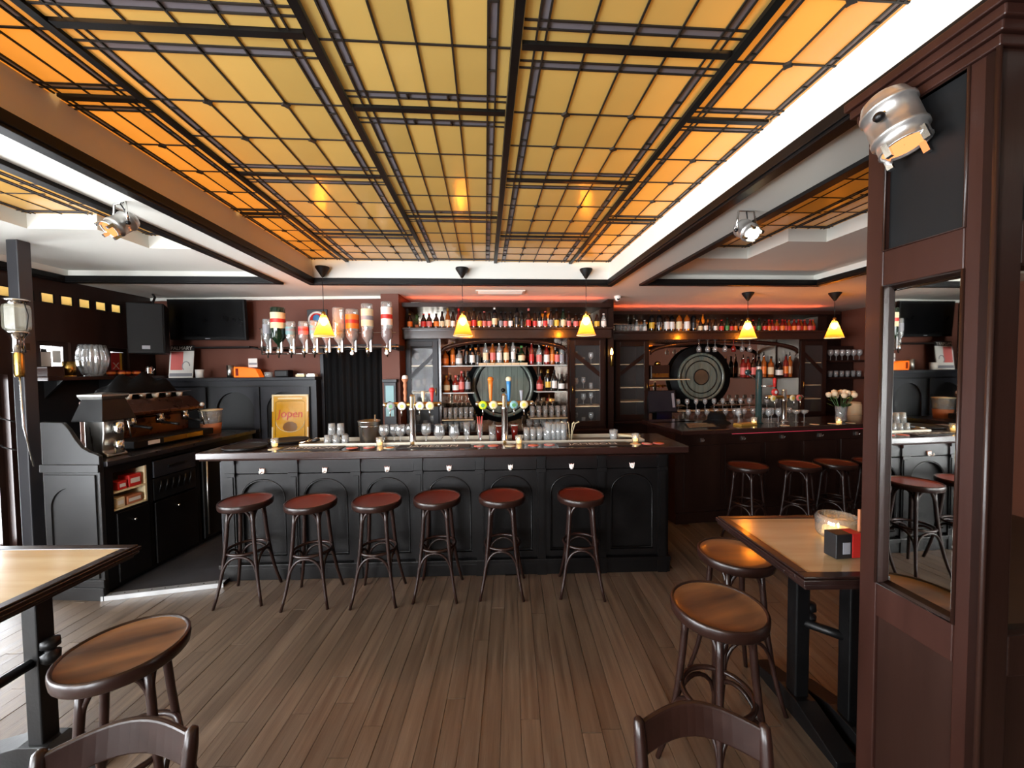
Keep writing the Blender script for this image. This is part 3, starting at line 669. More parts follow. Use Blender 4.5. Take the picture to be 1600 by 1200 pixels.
mb = MB(); mb.box(-.47, .03, .03, .32, 1.035, 1.075); mb.box(-.80, .03, .32, L0+.02, 1.035, 1.075); mb.build('worktop', M['ctop'], cc, bevel=.005)
# carcass with an open niche (y .10-.42) then drawers, then fridge
mb = MB(); mb.box(-.47,-.42,.03,.3,.06,1.035); mb.box(-.80,-.42,.3,L0,.06,1.035); mb.box(-.42,0,.03,.09,.06,1.035); mb.box(-.42,0,.36,.40,.06,1.035); mb.box(-.42,0,.84,.88,.06,1.035); mb.box(-.42,0,L0-.03,L0,.06,1.035)
mb.box(-.42,0,.09,.36,.06,.66); mb.box(-.42,0,.09,.36,.97,1.035); mb.box(-.42,0,.40,.84,1.0,1.035); mb.box(-.42,0,.88,L0-.03,.98,1.035); mb.box(-.42,-.012,.40,.84,.06,.62)
mb.build('carcass', M['blk'], cc)
mb = MB(); mb.box(-.41,-.4,.09,.36,.66,.97); mb.box(-.4,-.005,.345,.36,.66,.97); mb.box(-.4,-.005,.09,.36,.66,.675); mb.build('niche_lining', M['cream'], cc)
MB().box(-.4,-.005,.09,.345,.80,.815).build('niche_shelf', M['cream'], cc)
dr = MB().box(-.012,.01,.41,.83,.84,.985).build('drawer', M['slate'], cc, bevel=.004); MB().box(.01,.02,.54,.70,.905,.925).build('drawer_pull', M['iron'], dr)
dr = MB().box(-.012,.006,.41,.83,.64,.83).build('open_rack', M['blk2'], cc)
for k in range(6): MB().tube([(.012,.45+k*.06,.70),(.02,.46+k*.06,.76),(.012,.47+k*.06,.80)], .006, 6).build('wire_basket_rib', M['iron'], dr)
for y0, y1, z0, z1 in ((.10,.355,.08,.64),(.41,.83,.08,.62)):
    dr = MB().box(-.002,.014,y0,y1,z0,z1).build('cupboard_door', M['blk'], cc, bevel=.004); MB().sphere((.024,(y0+y1)/2,z1-.09), .011, 10, 7).build('door_knob', M['chrome'], dr)
fg = MB().box(-.004,.018,.90,L0-.04,.08,.97).build('fridge_door', M['blk2'], cc, bevel=.008); MB().tube([(.03,.93,.12),(.034,.93,.92)], .008, 8).build('fridge_handle', M['steel'], fg)
def CW(x, y, z=0): return (-3.18+x*math.cos(CA)+y*math.sin(CA), 2.93-x*math.sin(CA)+y*math.cos(CA), z)
GN = 'packets in the counter niche'
for (x, y, z, w, d_, h_, c, l) in ((-.06,.17,.8155,.10,.07,.07,'red','red packet on the upper niche shelf beside the end panel'),(-.06,.27,.8155,.10,.1,.10,'red','tall red box on the upper niche shelf of the coffee counter'),
                                (-.06,.15,.6755,.1,.07,.08,'cream','cream jar-shaped packet on the lower niche shelf'),(-.06,.26,.6755,.1,.12,.07,'terra','brown packet on the lower niche shelf of the coffee counter')):
    t = thing('packet', l, 'packet', CW(x,y,z), -CA, GN)
    MB().box(-w/2,w/2,-d_/2,d_/2,0,h_).build('box', M[c], t, bevel=.006); MB().box(w/2,w/2+.001,-d_/2+.012,d_/2-.012,h_*.3,h_*.7).build('print', M['white'], t)
# espresso machine
em = thing('espresso_machine', 'bronze and chrome espresso machine on the coffee counter', 'coffee machine', CW(-.42,.83,1.0755), -CA)
em.scale = (1,1,1)
mb = MB(); mb.prism([(-.24,.02),(.05,.02),(.05,.05),(-.02,.06),(-.02,.26),(.16,.30),(.16,.33),(.02,.44),(-.24,.44)], -.42, .42, 'y'); mb.build('machine_body', M['copper'], em, bevel=.008)
MB().box(-.02,.26,-.42,.42,.02,.085).build('drip_base', M['blk2'], em, bevel=.006)
MB().box(.261,.264,-.15,.28,.03,.075).build('brass_nameplate', M['brass'], em); MB().box(.261,.265,-.3,-.19,.035,.07).build('badge', M['white'], em)
for y in (-.27, 0, .27):
    MB().lathe([(.001,0),(.035,0),(.035,.05),(.028,.06),(.028,.09)], 16, (.08,y,.20)).build('group_head', M['chrome'], em)
    MB().tube([(.09,y,.205),(.2,y,.195),(.27,y,.185)], [.014,.012,.016], 8).build('portafilter', M['iron'], em)
for y in (-.38, .38):
    MB().tube([(.12,y,.29),(.17,y,.26),(.19,y,.12)], .006, 6).build('steam_wand', M['chrome'], em); MB().sphere((.175,y,.345), .022, 10, 7).build('steam_knob', M['white'], em)
MB().tube([(-.22,-.41,.44),(-.22,-.41,.49),(.0,-.41,.49),(.02,.41,.49),(-.22,.41,.49),(-.22,.41,.44)], .006, 6).build('cup_rail', M['chrome'], em)
for k in range(6): MB().lathe([(.001,0),(.022,0),(.03,.05),(.028,.05),(.021,.005)], 14, (-.01,-.34+.13*k,.441)).build('warming_cup', M['white'] if k % 2 else M['steel'], em)
# cloth over the machine
t = thing('black_cloth', 'black cloth draped in a heap behind the espresso machine', 'cloth', CW(-.565,.85,1.518), -CA)
vs, fs = [], []; n = 18; m_ = 14
for i in range(n+1):
    for j in range(m_+1):
        a, b = i/n*2-1, j/m_*2-1; hh = max(0, 1-abs(a)**2.2)*max(0, 1-abs(b)**2.5)
        vs.append((b*.105, a*.36, .004+.26*hh**.55*(.85+.15*math.sin(a*9+b*4))))
for i in range(n):
    for j in range(m_): k = i*(m_+1)+j; fs.append((k, k+1, k+m_+2, k+m_+1))
mb = MB(); mb.add(vs, fs, True); o = mb.build('draped_fabric', M['curtain'], t); so = o.modifiers.new('solid', 'SOLIDIFY'); so.thickness = .006
# coffee grinder
g = thing('coffee_grinder', 'coffee grinder with big black hopper on the end of the coffee counter', 'grinder', CW(-.22,.24,1.0755), -CA)
mb = MB(); mb.prism([(-.09,0),(.10,0),(.10,.02),(.06,.05),(.08,.2),(.08,.30),(-.09,.30)], -.08, .08, 'y'); mb.build('grinder_body', M['steel'], g, bevel=.008)
MB().lathe([(.001,.30),(.185,.30),(.185,.31),(.125,.475),(.001,.476)], 4, smooth=False).build('hopper', M['blk2'], g, rz=R(45))
MB().lathe([(.001,.476),(.135,.476),(.15,.50),(.15,.515),(.001,.53)], 4, smooth=False).build('hopper_lid', M['steel'], g, rz=R(45))
MB().tube([(.085,0,.24),(.085,-.02,.24)], .02, 14).build('dial', M['iron'], g)
MB().lathe([(.001,.03),(.032,.03),(.032,.13),(.03,.13),(.03,.035)], 14, (.115,0,0)).build('dosing_cup', M['chrome'], g); MB().lathe([(.03,.19),(.036,.2),(.036,.28),(.001,.29)], 14, (.115,0,0)).build('chute', M['chrome'], g)
t = thing('paper_tub', 'stack of plastic tubs and paper cups behind the espresso machine', 'tub', CW(-.3,1.38,1.0755), -CA)
MB().lathe([(.001,0),(.09,0),(.10,.12),(.095,.12),(.085,.006)], 16).build('brown_tub', M['terra'], t); MB().lathe([(.085,.10),(.10,.122),(.112,.26),(.108,.26),(.09,.12)], 16).build('clear_tub', M['pint'], t); MB().lathe([(.09,.26),(.114,.262),(.114,.272),(.001,.28)], 16).build('tub_lid', M['cream'], t)

# ------------------------------------------------------------------ grey steel post with beer-pump lantern
po = thing('steel_post', 'grey square steel post standing beside the coffee counter end panel', 'post', (-3.95,3.12,0))
M['postm'] = pbr('grey_post_paint', (44,44,48), .45, var=.15)
MB().box(-.045,.045,-.045,.045,0,2.83).build('shaft', M['postm'], po, bevel=.006)
for z in (1.38,1.15): MB().tube([(-.045,-.045,z),(-.12,-.07,z+.03),(-.14,-.07,z+.05)], .006, 6).build('coat_peg', M['iron'], po)
la = thing('glass_lantern', 'old glass and brass dispenser lantern mounted on the grey steel post', 'lantern', (-3.83,2.99,1.93))
M['antique'] = thin_glass('frosted_old_glass', base=.1, milky=.5, body=(170,168,150), rough=.2)
la.scale = (.74,.74,.95)
MB().lathe([(.06,.17),(.095,.19),(.10,.21),(.10,.36),(.092,.385),(.07,.395)], 8, smooth=False).build('glass_body', M['antique'], la)
MB().lathe([(.001,.44),(.085,.435),(.105,.425),(.10,.415),(.07,.41),(.07,.39)], 18).build('cap', M['chrome'], la)
MB().lathe([(.02,.0),(.055,.0),(.045,.09),(.05,.12),(.075,.155),(.09,.165),(.075,.175),(.02,.17)], 18).build('collar', M['chrome'], la)
MB().lathe([(.001,-.20),(.032,-.20),(.038,-.18),(.038,-.02),(.03,0)], 16).build('brass_cylinder', M['brass'], la)
MB().tube([(.09,0,.4),(.125,0,.3),(.1,0,.19)], .005, 6).build('handle_wire', M['iron'], la)
MB().tube([(0,0,-.2),(.01,0,-.6),(.02,.06,-.95)], .008, 6).build('drain_pipe', M['chrome'], la); MB().box(-.02,.02,.03,.085,.02,.08).build('bracket', M['iron'], la)

# ------------------------------------------------------------------ shelf on the window wall
sh = thing('wall_shelf', 'dark shelf along the window wall above the coffee counter', 'shelf', (-4.6,3.56,1.70))
MB().box(0,.30,0,1.36,0,.035).build('board', M['darkwood'], sh, bevel=.004); MB().box(0,.03,0,1.36,-.62,0).build('backboard', M['blk2'], sh)
for y in (.2,.7,1.2): MB().prism([(0,0),(.22,0),(0,-.2)], y-.012, y+.012, 'y').build('bracket', M['iron'], sh)
ZSH = 1.736
t = thing('ribbed_bowl', 'large ribbed glass bowl vase on the window wall shelf', 'vase', (-4.42,4.06,ZSH))
MB().lathe([(.06,.005),(.085,.03),(.112,.12),(.12,.19),(.111,.26),(.098,.33),(.094,.33),(.107,.26),(.115,.19),(.107,.12),(.08,.035),(.001,.02)], 96, rib=.055, ribs=14).build('glass_wall', M['bowlglass'], t)
MB().lathe([(.001,0),(.075,0),(.08,.008),(.001,.012)], 24).build('foot', M['glass'], t)
t = thing('brass_can', 'small brass tin beside the ribbed bowl', 'tin', (-4.42,3.84,ZSH)); MB().lathe([(.001,0),(.046,0),(.046,.15),(.042,.15),(.042,.01)], 18).build('can', M['brass'], t); MB().lathe([(.048,.0),(.049,.006),(.048,.012)], 18).build('rim', M['gold'], t)
t = thing('wooden_box', 'dark wooden box at the end of the window wall shelf', 'box', (-4.42,3.66,ZSH)); MB().box(-.08,.08,-.07,.07,0,.10).build('case', M['darkwood'], t, bevel=.004); MB().box(-.082,.082,-.072,.072,.085,.10).build('lid', M['tedge'], t, bevel=.002)
for k in range(4):
    t = thing('red_glass_cup', 'red patterned glass votive, %s from the ribbed bowl' % ordn(k+1), 'votive', (-4.42+.03*(k % 2),4.24+.085*k,ZSH), 0, 'red votives on the window wall shelf')
    MB().lathe([(.001,0),(.025,0),(.038,.03),(.036,.06),(.033,.06),(.02,.01)], 14).build('cup', M['redglass'], t); MB().lathe([(.037,.02),(.039,.03),(.038,.045)], 14).build('pattern_band', M['orange'], t)
t = thing('chrome_jug', 'small chrome jug at the loudspeaker end of the window wall shelf', 'jug', (-4.40,4.66,ZSH)); MB().lathe([(.001,0),(.04,0),(.045,.03),(.03,.09),(.034,.11),(.03,.11)], 16).build('jug_body', M['chrome'], t); MB().tube([(.035,0,.1),(.07,0,.08),(.043,0,.03)], .005, 6).build('handle', M['chrome'], t)

# ------------------------------------------------------------------ television, loudspeaker, wall pieces
t = thing('loudspeaker', 'black loudspeaker cabinet hanging in the corner beside the television', 'loudspeaker', (-4.20,4.52,1.985), R(26))
MB().prism([(-.165,-.2),(.165,-.2),(.11,.14),(-.11,.14)], 0, .57).build('cabinet', M['blk2'], t, bevel=.01); MB().box(-.15,.15,-.212,-.2,.02,.55).build('grille', pbr('speaker_grille', (13,13,14), .8, var=.4, vs=200), t)
MB().box(-.035,.035,-.214,-.212,.05,.09).build('badge', M['grey'], t); MB().tube([(0,0,.57),(0,.1,.68),(-.05,.2,.74)], .012, 8).build('hanging_bracket', M['iron'], t)
t = thing('television', 'flat black television on the brown wall beside the loudspeaker', 'television', (-3.78,4.80,2.17), R(0), rot=(R(4),R(1),R(-2)))
mb = MB(); mb.box(-.49,.49,0,.05,0,.50); mb.build('case', M['blk2'], t, bevel=.006); MB().box(-.465,.465,-.003,0,.04,.475).build('screen', M['screen'], t); MB().box(-.03,.03,-.004,0,.014,.022).build('maker_badge', M['grey'], t)
MB().box(-.1,.1,.05,.17,.2,.34).build('wall_mount', M['iron'], t); MB().lathe([(.001,0),(.006,0)], 8, (.44,-.004,.02)).build('power_light', M['grey'], t)
t = thing('security_camera', 'small white security camera box above the television', 'camera', (-3.55,4.90,2.66)); MB().box(-.075,.075,-.03,.05,-.03,.03).build('case', M['white'], t, bevel=.006); MB().lathe([(.001,0),(.02,0),(.022,.02),(.001,.012)], 14).build('lens', M['black'], t, (.01,-.03,0), rot=(R(90),0,0))
t = thing('tv_shelf', 'thin dark shelf bracket on the brown wall under the television', 'shelf', (-3.55,4.80,2.07)); MB().box(-.42,.28,0,.17,0,.018).build('board', M['blk2'], t); MB().tube([(.28,.02,.01),(.40,.1,-.03),(.40,.17,-.03)], .01, 6).build('bracket', M['iron'], t)
# wainscot and its ledge
w = bpy.data.objects.new('trim_5', None); C.objects.link(w); w.location = (-4.6,4.70,0); struct(w, 'slate painted wainscot with a ledge under the television')
MB().box(0,2.19,.05,.27,0,1.66).build('panelling', M['blk'], w); MB().box(0,2.2,-.02,.27,1.66,1.70).build('ledge', M['slate'], w, bevel=.006); MB().box(0,2.19,.02,.05,1.60,1.66).build('ledge_mould', M['slate'], w)
for x in (.52,1.18,1.80): arch_frame(.60,.9,1.58,.46,.95,1.30,1.52,.028,.05).build('arched_panel', M['slate'], w, (x,0,0))
MB().box(2.14,2.2,.0,.05,0,1.6).build('end_stile', M['slate'], w)
# doorway with black curtain
dj = bpy.data.objects.new('door_1', None); C.objects.link(dj); dj.location = (-1.99,4.88,0); struct(dj, 'slate framed doorway closed by a black curtain')
for x0, x1 in ((-.43,-.385),(.385,.43)): MB().box(x0,x1,-.03,.09,0,2.09).build('jamb', M['slate'], dj, bevel=.004)
MB().box(-.43,.43,-.03,.09,2.05,2.10).build('lintel', M['slate'], dj)
cu = thing('curtain', 'black pleated curtain hanging in the doorway beside the tap towers', 'curtain', (-1.99,4.88,0))
vs, fs = [], []; n = 90
for i in range(n+1):
    x = -.38+.76*i/n; a = i/n*2*PI*9
    for k, z in enumerate((2.03,1.5,.9,.02)): vs.append((x, -.02+.022*math.sin(a+.5*math.sin(k*1.3+i*.05))*(.5+.25*k), z))
for i in range(n):
    for k in range(3): q = i*4+k; fs.append((q, q+4, q+5, q+1))
mb = MB(); mb.add(vs, fs, True); o = mb.build('pleats', M['curtain'], cu); so = o.modifiers.new('solid', 'SOLIDIFY'); so.thickness = .004
MB().tube([(-.4,-.02,2.035),(.4,-.02,2.035)], .01, 8).build('curtain_rod', M['iron'], cu)
w2 = bpy.data.objects.new('trim_6', None); C.objects.link(w2); w2.location = (-1.51,4.74,0); struct(w2, 'slate wainscot post beside the curtained doorway')
MB().box(-.075,.075,0,.06,0,1.62).build('post_panel', M['slate'], w2, bevel=.004); MB().box(-.09,.09,-.02,.06,1.62,1.66).build('post_cap', M['slate'], w2, bevel=.004); MB().box(-.05,.05,-.01,0,1.2,1.58).build('inset_panel', M['teal'], w2); MB().sphere((0,-.02,1.36), .028, 12, 8).build('bell_push', M['black'], w2)
# gold brewery mirror sign
sg = thing('brewery_sign', 'gold brewery sign with red lettering standing before the slate wainscot', 'sign', (-2.73,4.70,.915), 0, rot=(R(-3),0,0))
M['goldsign'] = pbr('gold_sign_enamel', (200,146,24), .22, var=.2, coat=.4)
MB().box(-.225,.225,-.012,.012,0,.57).build('sign_board', M['goldsign'], sg, bevel=.003)
for x0,x1,z0,z1 in ((-.225,-.205,.36,.57),(.205,.225,.36,.57),(-.225,.225,.55,.57),(-.225,-.21,0,.17),(.21,.225,0,.17),(-.15,.15,.515,.53)): MB().box(x0,x1,-.0145,-.012,z0,z1).build('cream_border', M['cream'], sg)
mb = MB(); mb.tube([(-.18,-.013,.03),(-.18,-.013,.47),(-.15,-.013,.49),(.15,-.013,.49),(.18,-.013,.47),(.18,-.013,.03)], .004, 5); mb.build('gold_line', M['gold'], sg)
MB().tube([(.175*math.cos(PI+PI*k/16), -.013, .24+.13*math.sin(PI+PI*k/16)) for k in range(17)], .004, 5).build('gold_arc', M['cream'], sg)
textobj('sign_lettering', 'Jopen', .135, M['red'], sg, (0,-.0135,.33), (R(90),0,0), shear=.12)
MB().lathe([(.001,0),(.06,.0),(.07,.02),(.02,.05),(.001,.1)], 10).build('emblem', pbr('sepia_print', (120,78,20), .4), sg, (0,-.0135,.17), rot=(R(90),0,0)).scale = (1.3,1,.02)
# items on the ledge
ZL = 1.7005
t = thing('event_poster', 'white and red printed poster standing on the wainscot ledge', 'poster', (-4.12,4.78,ZL), 0, rot=(R(-6),0,0))
MB().box(-.15,.15,-.004,.004,0,.34).build('sheet', M['white'], t); MB().box(-.13,.02,-.006,-.004,.10,.33).build('red_picture', M['pink'], t); MB().tube([(.06+.045*math.cos(2*PI*k/18),-.005,.15+.055*math.sin(2*PI*k/18)) for k in range(13)], .005, 5).build('print_ring', M['grey'], t); MB().box(-.14,.14,-.006,-.004,.02,.06).build('caption_strip', M['grey'], t)
textobj('poster_lettering', 'PALMARY', .062, M['white'], t, (-.01,-.002,.372), (R(90),0,0)); MB().box(-.15,.15,0,.003,.34,.41).build('header_card', M['black'], t)
def cupthing(nm, lab, cat, loc, r, h_, mt, group=None):
    t = thing(nm, lab, cat, loc, 0, group); MB().lathe([(.001,0),(r*.9,0),(r,h_),(r*.94,h_),(r*.82,.006)], 18).build('vessel', mt, t); MB().tube([(r*math.cos(2*PI*k/18), r*math.sin(2*PI*k/18), h_) for k in range(18)], .0025, 5, closed=True).build('lip', mt, t); return t
cupthing('printed_mug', 'small printed mug on the ledge beside the poster', 'mug', (-3.85,4.74,ZL), .045, .10, M['white'])
cupthing('steel_beaker', 'steel beaker on the ledge beside the orange box', 'beaker', (-3.47,4.74,ZL), .04, .15, M['steel'])
t = thing('orange_box', 'glowing orange acrylic box on the wainscot ledge', 'box', (-3.27,4.77,ZL)); MB().prism([(-.15,0),(.17,0),(.12,.10),(-.05,.13),(-.15,.13)], -.05, .05, 'y').build('case', M['plastic'], t, bevel=.008); MB().box(-.12,-.09,-.056,-.05,.02,.11).build('dark_strip', M['redglass'], t)
t = thing('picture_card', 'small framed landscape card on top of the orange box', 'card', (-3.23,4.80,ZL+.125)); MB().box(-.055,.055,-.004,.004,0,.11).build('card', M['white'], t); MB().box(-.05,.05,-.006,-.004,.03,.055).build('print', M['grey'], t)
cupthing('ash_glass', 'short clear glass on the ledge right of the orange box'.replace('right of','after'), 'glass', (-3.0,4.74,ZL), .05, .06, M['pint'])
t = thing('speaker_block', 'small black speaker block on the wainscot ledge', 'speaker', (-2.83,4.77,ZL)); MB().box(-.085,.085,-.06,.06,0,.085).build('case', M['blk2'], t, bevel=.01); MB().box(-.07,.07,-.064,-.06,.015,.07).build('grille', M['iron'], t)
for k, x in enumerate((-2.6,-2.47)):
    t = thing('card_tray', ('cream' if k == 0 else 'white')+' card tray near the doorway end of the ledge', 'tray', (x,4.75,ZL)); MB().box(-.055,.055,-.04,.04,0,.03).build('tray', M['cream' if k == 0 else 'white'], t, bevel=.003); MB().box(-.04,.04,-.03,.03,.03,.04).build('cards', M['white'], t)
t = thing('round_plaque', 'round red and white crest plaque on the brown wall', 'plaque', (-2.49,4.965,2.44)); MB().box(-.13,.13,-.012,0,-.16,.12).build('board', M['black'], t, bevel=.004)
o = MB().lathe([(.001,.012),(.105,.012),(.115,0)], 28).build('disc', M['red'], t, (0,-.012,-.02), rot=(R(90),0,0)); MB().lathe([(.09,.013),(.112,.013),(.116,0)], 28).build('ring', M['white'], t, (0,-.0125,-.02), rot=(R(90),0,0)); MB().sphere((0,-.026,-.0), .05, 12, 8, (1,.15,1.1)).build('crest', M['blue'], t)
# ------------------------------------------------------------------ bottles and glasses: shared meshes
KB = {  # profile of the glass, label band (z0, z1, r), cap (r, z0, z1)
 'beer':   ([(.001,0),(.029,0),(.031,.008),(.031,.118),(.027,.145),(.0145,.178),(.0125,.215),(.001,.216)], (.028,.098,.0316), (.0142,.213,.228)),
 'stubby': ([(.001,0),(.034,0),(.036,.008),(.036,.108),(.030,.130),(.015,.155),(.013,.185),(.001,.186)], (.025,.092,.0366), (.0148,.183,.197)),
 'tallbeer': ([(.001,0),(.032,0),(.034,.008),(.034,.13),(.029,.165),(.0155,.20),(.0135,.248),(.001,.249)], (.03,.11,.0346), (.0155,.235,.265)),
 'spirit': ([(.001,0),(.036,0),(.038,.008),(.038,.175),(.033,.195),(.016,.215),(.0135,.262),(.001,.263)], (.04,.14,.0386), (.0155,.26,.29)),
 'squat':  ([(.001,0),(.044,0),(.047,.008),(.047,.12),(.040,.145),(.017,.165),(.0145,.205),(.001,.206)], (.03,.10,.0476), (.018,.204,.232)),
 'slim':   ([(.001,0),(.030,0),(.032,.008),(.032,.20),(.027,.222),(.0145,.245),(.0125,.295),(.001,.296)], (.05,.15,.0326), (.0145,.292,.318)),
 'wine':   ([(.001,0),(.034,0),(.036,.006),(.036,.185),(.031,.21),(.0155,.235),(.0135,.29),(.001,.291)], (.05,.13,.0366), (.0152,.25,.297)),
}
CACHE = {}
def cmesh(key, fn):
    if key not in CACHE: CACHE[key] = fn()
    return CACHE[key]
def bottle(kind, glass, lab, cap, label, loc, group, sc=1., seg=14, pourer=False):
    t = thing('bottle', label, 'bottle', loc, TH, group); pr, lb, cp = KB[kind]; sc_ = (sc, sc, sc); t.scale = sc_
    sq = 4 if kind == 'sq' else seg
    place('bottle_glass', cmesh(('g', kind, glass), lambda: MB().lathe(pr, seg).mesh('bottle_glass', M[glass])), t)
    if lab: place('label', cmesh(('l', kind, lab), lambda: MB().lathe([(lb[2],lb[0]),(lb[2],lb[1])], seg).mesh('label', M[lab])), t)
    r, z0, z1 = cp
    if pourer: place('pourer', cmesh(('p', kind), lambda: MB().lathe([(.014,z0),(.015,z0+.012),(.006,z0+.02),(.005,z0+.06),(.001,z0+.061)], 10).mesh('pourer', M['chrome'])), t)
    else: place('cap', cmesh(('c', kind, cap), lambda: MB().lathe([(r,z0),(r,z1),(.001,z1+.001)], 12).mesh('cap', M[cap])), t)
    return t
NAME = {'brownglass':'brown','blackglass':'black','greenglass':'green','amberglass':'amber','redglass':'red','clearglass':'clear'}
GK = {
 'tumbler': [(.001,.006),(.028,.006),(.034,.10),(.033,.10),(.0275,.004),(.001,.002)],
 'highball': [(.001,.008),(.029,.008),(.033,.155),(.032,.155),(.0285,.004),(.001,.002)],
 'pintstack': [(.03,0),(.036,.10),(.032,.10),(.038,.15),(.034,.15),(.039,.2),(.036,.2),(.028,.01)],
 'goblet': [(.001,.004),(.032,.003),(.034,0),(.006,.010),(.0045,.06),(.010,.068),(.034,.088),(.042,.115),(.040,.15),(.036,.172),(.035,.172),(.039,.15),(.041,.115),(.033,.09),(.001,.074)],
 'tulip': [(.001,.004),(.036,.003),(.037,0),(.010,.012),(.007,.03),(.022,.045),(.042,.075),(.045,.105),(.036,.140),(.040,.16),(.039,.16),(.035,.14),(.044,.105),(.04,.075),(.001,.05)],
 'wineglass': [(.001,.004),(.03,.003),(.032,0),(.005,.008),(.004,.08),(.012,.088),(.034,.115),(.036,.145),(.031,.185),(.030,.185),(.035,.145),(.033,.115),(.001,.092)],
 'flute': [(.001,.006),(.027,.004),(.028,0),(.011,.014),(.012,.03),(.022,.08),(.028,.16),(.027,.16),(.021,.08),(.001,.035)],
 'coupe': [(.001,.004),(.03,.003),(.032,0),(.005,.008),(.004,.09),(.02,.1),(.045,.125),(.048,.145),(.047,.145),(.044,.126),(.001,.103)],
}
def glass(kind, label, loc, group, sc=1., mat='glass', seg=16, cat='glass', flip=False):
    o = place('drinking_glass', cmesh(('glass', kind, mat), lambda: MB().lathe(GK[kind], seg).mesh('drinking_glass', M[mat])), None, loc); tag(o, label, cat, group)
    o.scale = (sc, sc, -sc if flip else sc)
    return o

# ------------------------------------------------------------------ main back bar (ceiling frame)
bb = thing('back_bar', 'dark back bar with mirror, arch and glazed side cabinets behind the main bar', 'back bar', (0,0,0), TH)
MB().box(-1.08, 1.66, 5.03, 5.60, 0, .93).build('base_cabinet', M['darkwood'], bb); MB().box(-1.10, 1.68, 4.99, 5.60, .93, .96).build('counter_top', M['bartop'], bb, bevel=.004)
MB().box(-.585, 1.115, 5.585, 5.60, .96, 2.17).build('alcove_mirror', M['mirror2'], bb)
def cabinet(par, u0, u1, v0, v1, z0, z1, mt, hu):
    mb = MB(); t = .045
    mb.box(u0,u1,v1-.02,v1,z0,z1); mb.box(u0,u0+.02,v0,v1-.02,z0,z1); mb.box(u1-.02,u1,v0,v1-.02,z0,z1); mb.box(u0+.02,u1-.02,v0,v1-.02,z1-.02,z1); mb.box(u0+.02,u1-.02,v0,v1-.02,z0,z0+.02); mb.build('cabinet_case', mt, par)
    for z in (z0+.28,z0+.50,z0+.86): MB().box(u0+.02,u1-.02,v0+.03,v1-.02,z,z+.012).build('cabinet_shelf', M['cream'], par)
    mb = MB(); mb.box(u0+.02,u0+.02+t*1.5,v0-.02,v0+.005,z0+.02,z1-.02); mb.box(u1-.02-t*1.5,u1-.02,v0-.02,v0+.005,z0+.02,z1-.02); mb.box(u0+.02+t*1.5,u1-.02-t*1.5,v0-.02,v0+.005,z0+.02,z0+.09); mb.box(u0+.02+t*1.5,u1-.02-t*1.5,v0-.02,v0+.005,z1-.09,z1-.02)
    d_ = mb.build('cabinet_door', mt, par, bevel=.003)
    a, b = u0+.02+t*1.5, u1-.02-t*1.5
    MB().box(a,b,v0-.008,v0-.005,z0+.09,z1-.09).build('door_pane', M['pane'], d_)
    s = 1 if hu > 0 else -1; p = [(a,z0+.72),(b,z0+1.0)] if s > 0 else [(a,z0+1.0),(b,z0+.72)]
    MB().prism([(p[0][0],p[0][1]-.035),(p[1][0],p[1][1]-.035),(p[1][0],p[1][1]+.035),(p[0][0],p[0][1]+.035)], v0-.02, v0-.008, 'y').build('curved_glazing_bar', mt, d_)
    hx = u1-.05 if s > 0 else u0+.05
    MB().tube([(hx,v0-.02,z0+.47),(hx,v0-.045,z0+.48),(hx,v0-.045,z0+.56),(hx,v0-.02,z0+.57)], .006, 6).build('door_handle', M['brass'], d_)
cabinet(bb, -1.06, -.60, 5.16, 5.60, .96, 2.17, M['slate'], 1); cabinet(bb, 1.13, 1.65, 5.16, 5.60, .96, 2.17, M['darkwood'], -1)
MB().box(-1.10, 1.69, 5.03, 5.60, 2.17, 2.30).build('cornice_beam', M['gloss'], bb, bevel=.006); MB().box(-1.12, 1.71, 4.99, 5.60, 2.285, 2.312).build('bottle_ledge', M['gloss'], bb, bevel=.005)
MB().box(-1.0, 1.58, 5.585, 5.60, 2.312, 2.58).build('upper_mirror', M['mirror2'], bb)
mb = MB(); mb.box(-1.10,1.69,5.03,5.60,2.58,2.635); mb.box(-1.10,-1.0,5.2,5.60,2.312,2.58); mb.box(1.58,1.69,5.2,5.60,2.312,2.58); mb.build('upper_frame', M['darkwood'], bb)
for u0, u1 in ((-.60,-.575),(1.105,1.13)): MB().box(u0,u1,5.10,5.585,.96,2.17).build('alcove_stile', M['gloss'], bb)
n = 20; ins = []; 
for k in range(n+1):
    a = PI*k/n; ins.append((.265-.84*math.cos(a), 1.97+.16*math.sin(a)))
mb = MB(); vs = [(x,5.14,z) for x,z in ins]+[(x,5.14,z+.06) for x,z in ins]+[(x,5.19,z) for x,z in ins]+[(x,5.19,z+.06) for x,z in ins]; m_ = n+1
mb.add(vs, [f for i in range(n) for f in ((i,i+1,m_+i+1,m_+i),(2*m_+i+1,2*m_+i,3*m_+i,3*m_+i+1),(i+1,i,2*m_+i,2*m_+i+1),(m_+i,m_+i+1,3*m_+i+1,3*m_+i))], True); mb.build('arch', M['gloss'], bb)
M['shelfm'] = pbr('glass_shelf_edge', (200,205,200), .25, var=.1)
MB().box(-.575, 1.105, 5.18, 5.44, 1.812, 1.824).build('shelf', M['shelfm'], bb); MB().box(-.575, -.15, 5.18, 5.44, 1.45, 1.462).build('shelf', M['shelfm'], bb); MB().box(.69, 1.105, 5.18, 5.44, 1.45, 1.462).build('shelf', M['shelfm'], bb)
MB().box(-.575, -.16, 5.10, 5.38, 1.095, 1.11).build('shelf', M['oak'], bb); MB().box(.60, 1.105, 5.10, 5.38, 1.095, 1.11).build('shelf', M['oak'], bb)
MB().tube([(-1.0,5.16,2.642),(1.6,5.16,2.642)], .006, 6).build('led_strip', M['red_led'], bb)
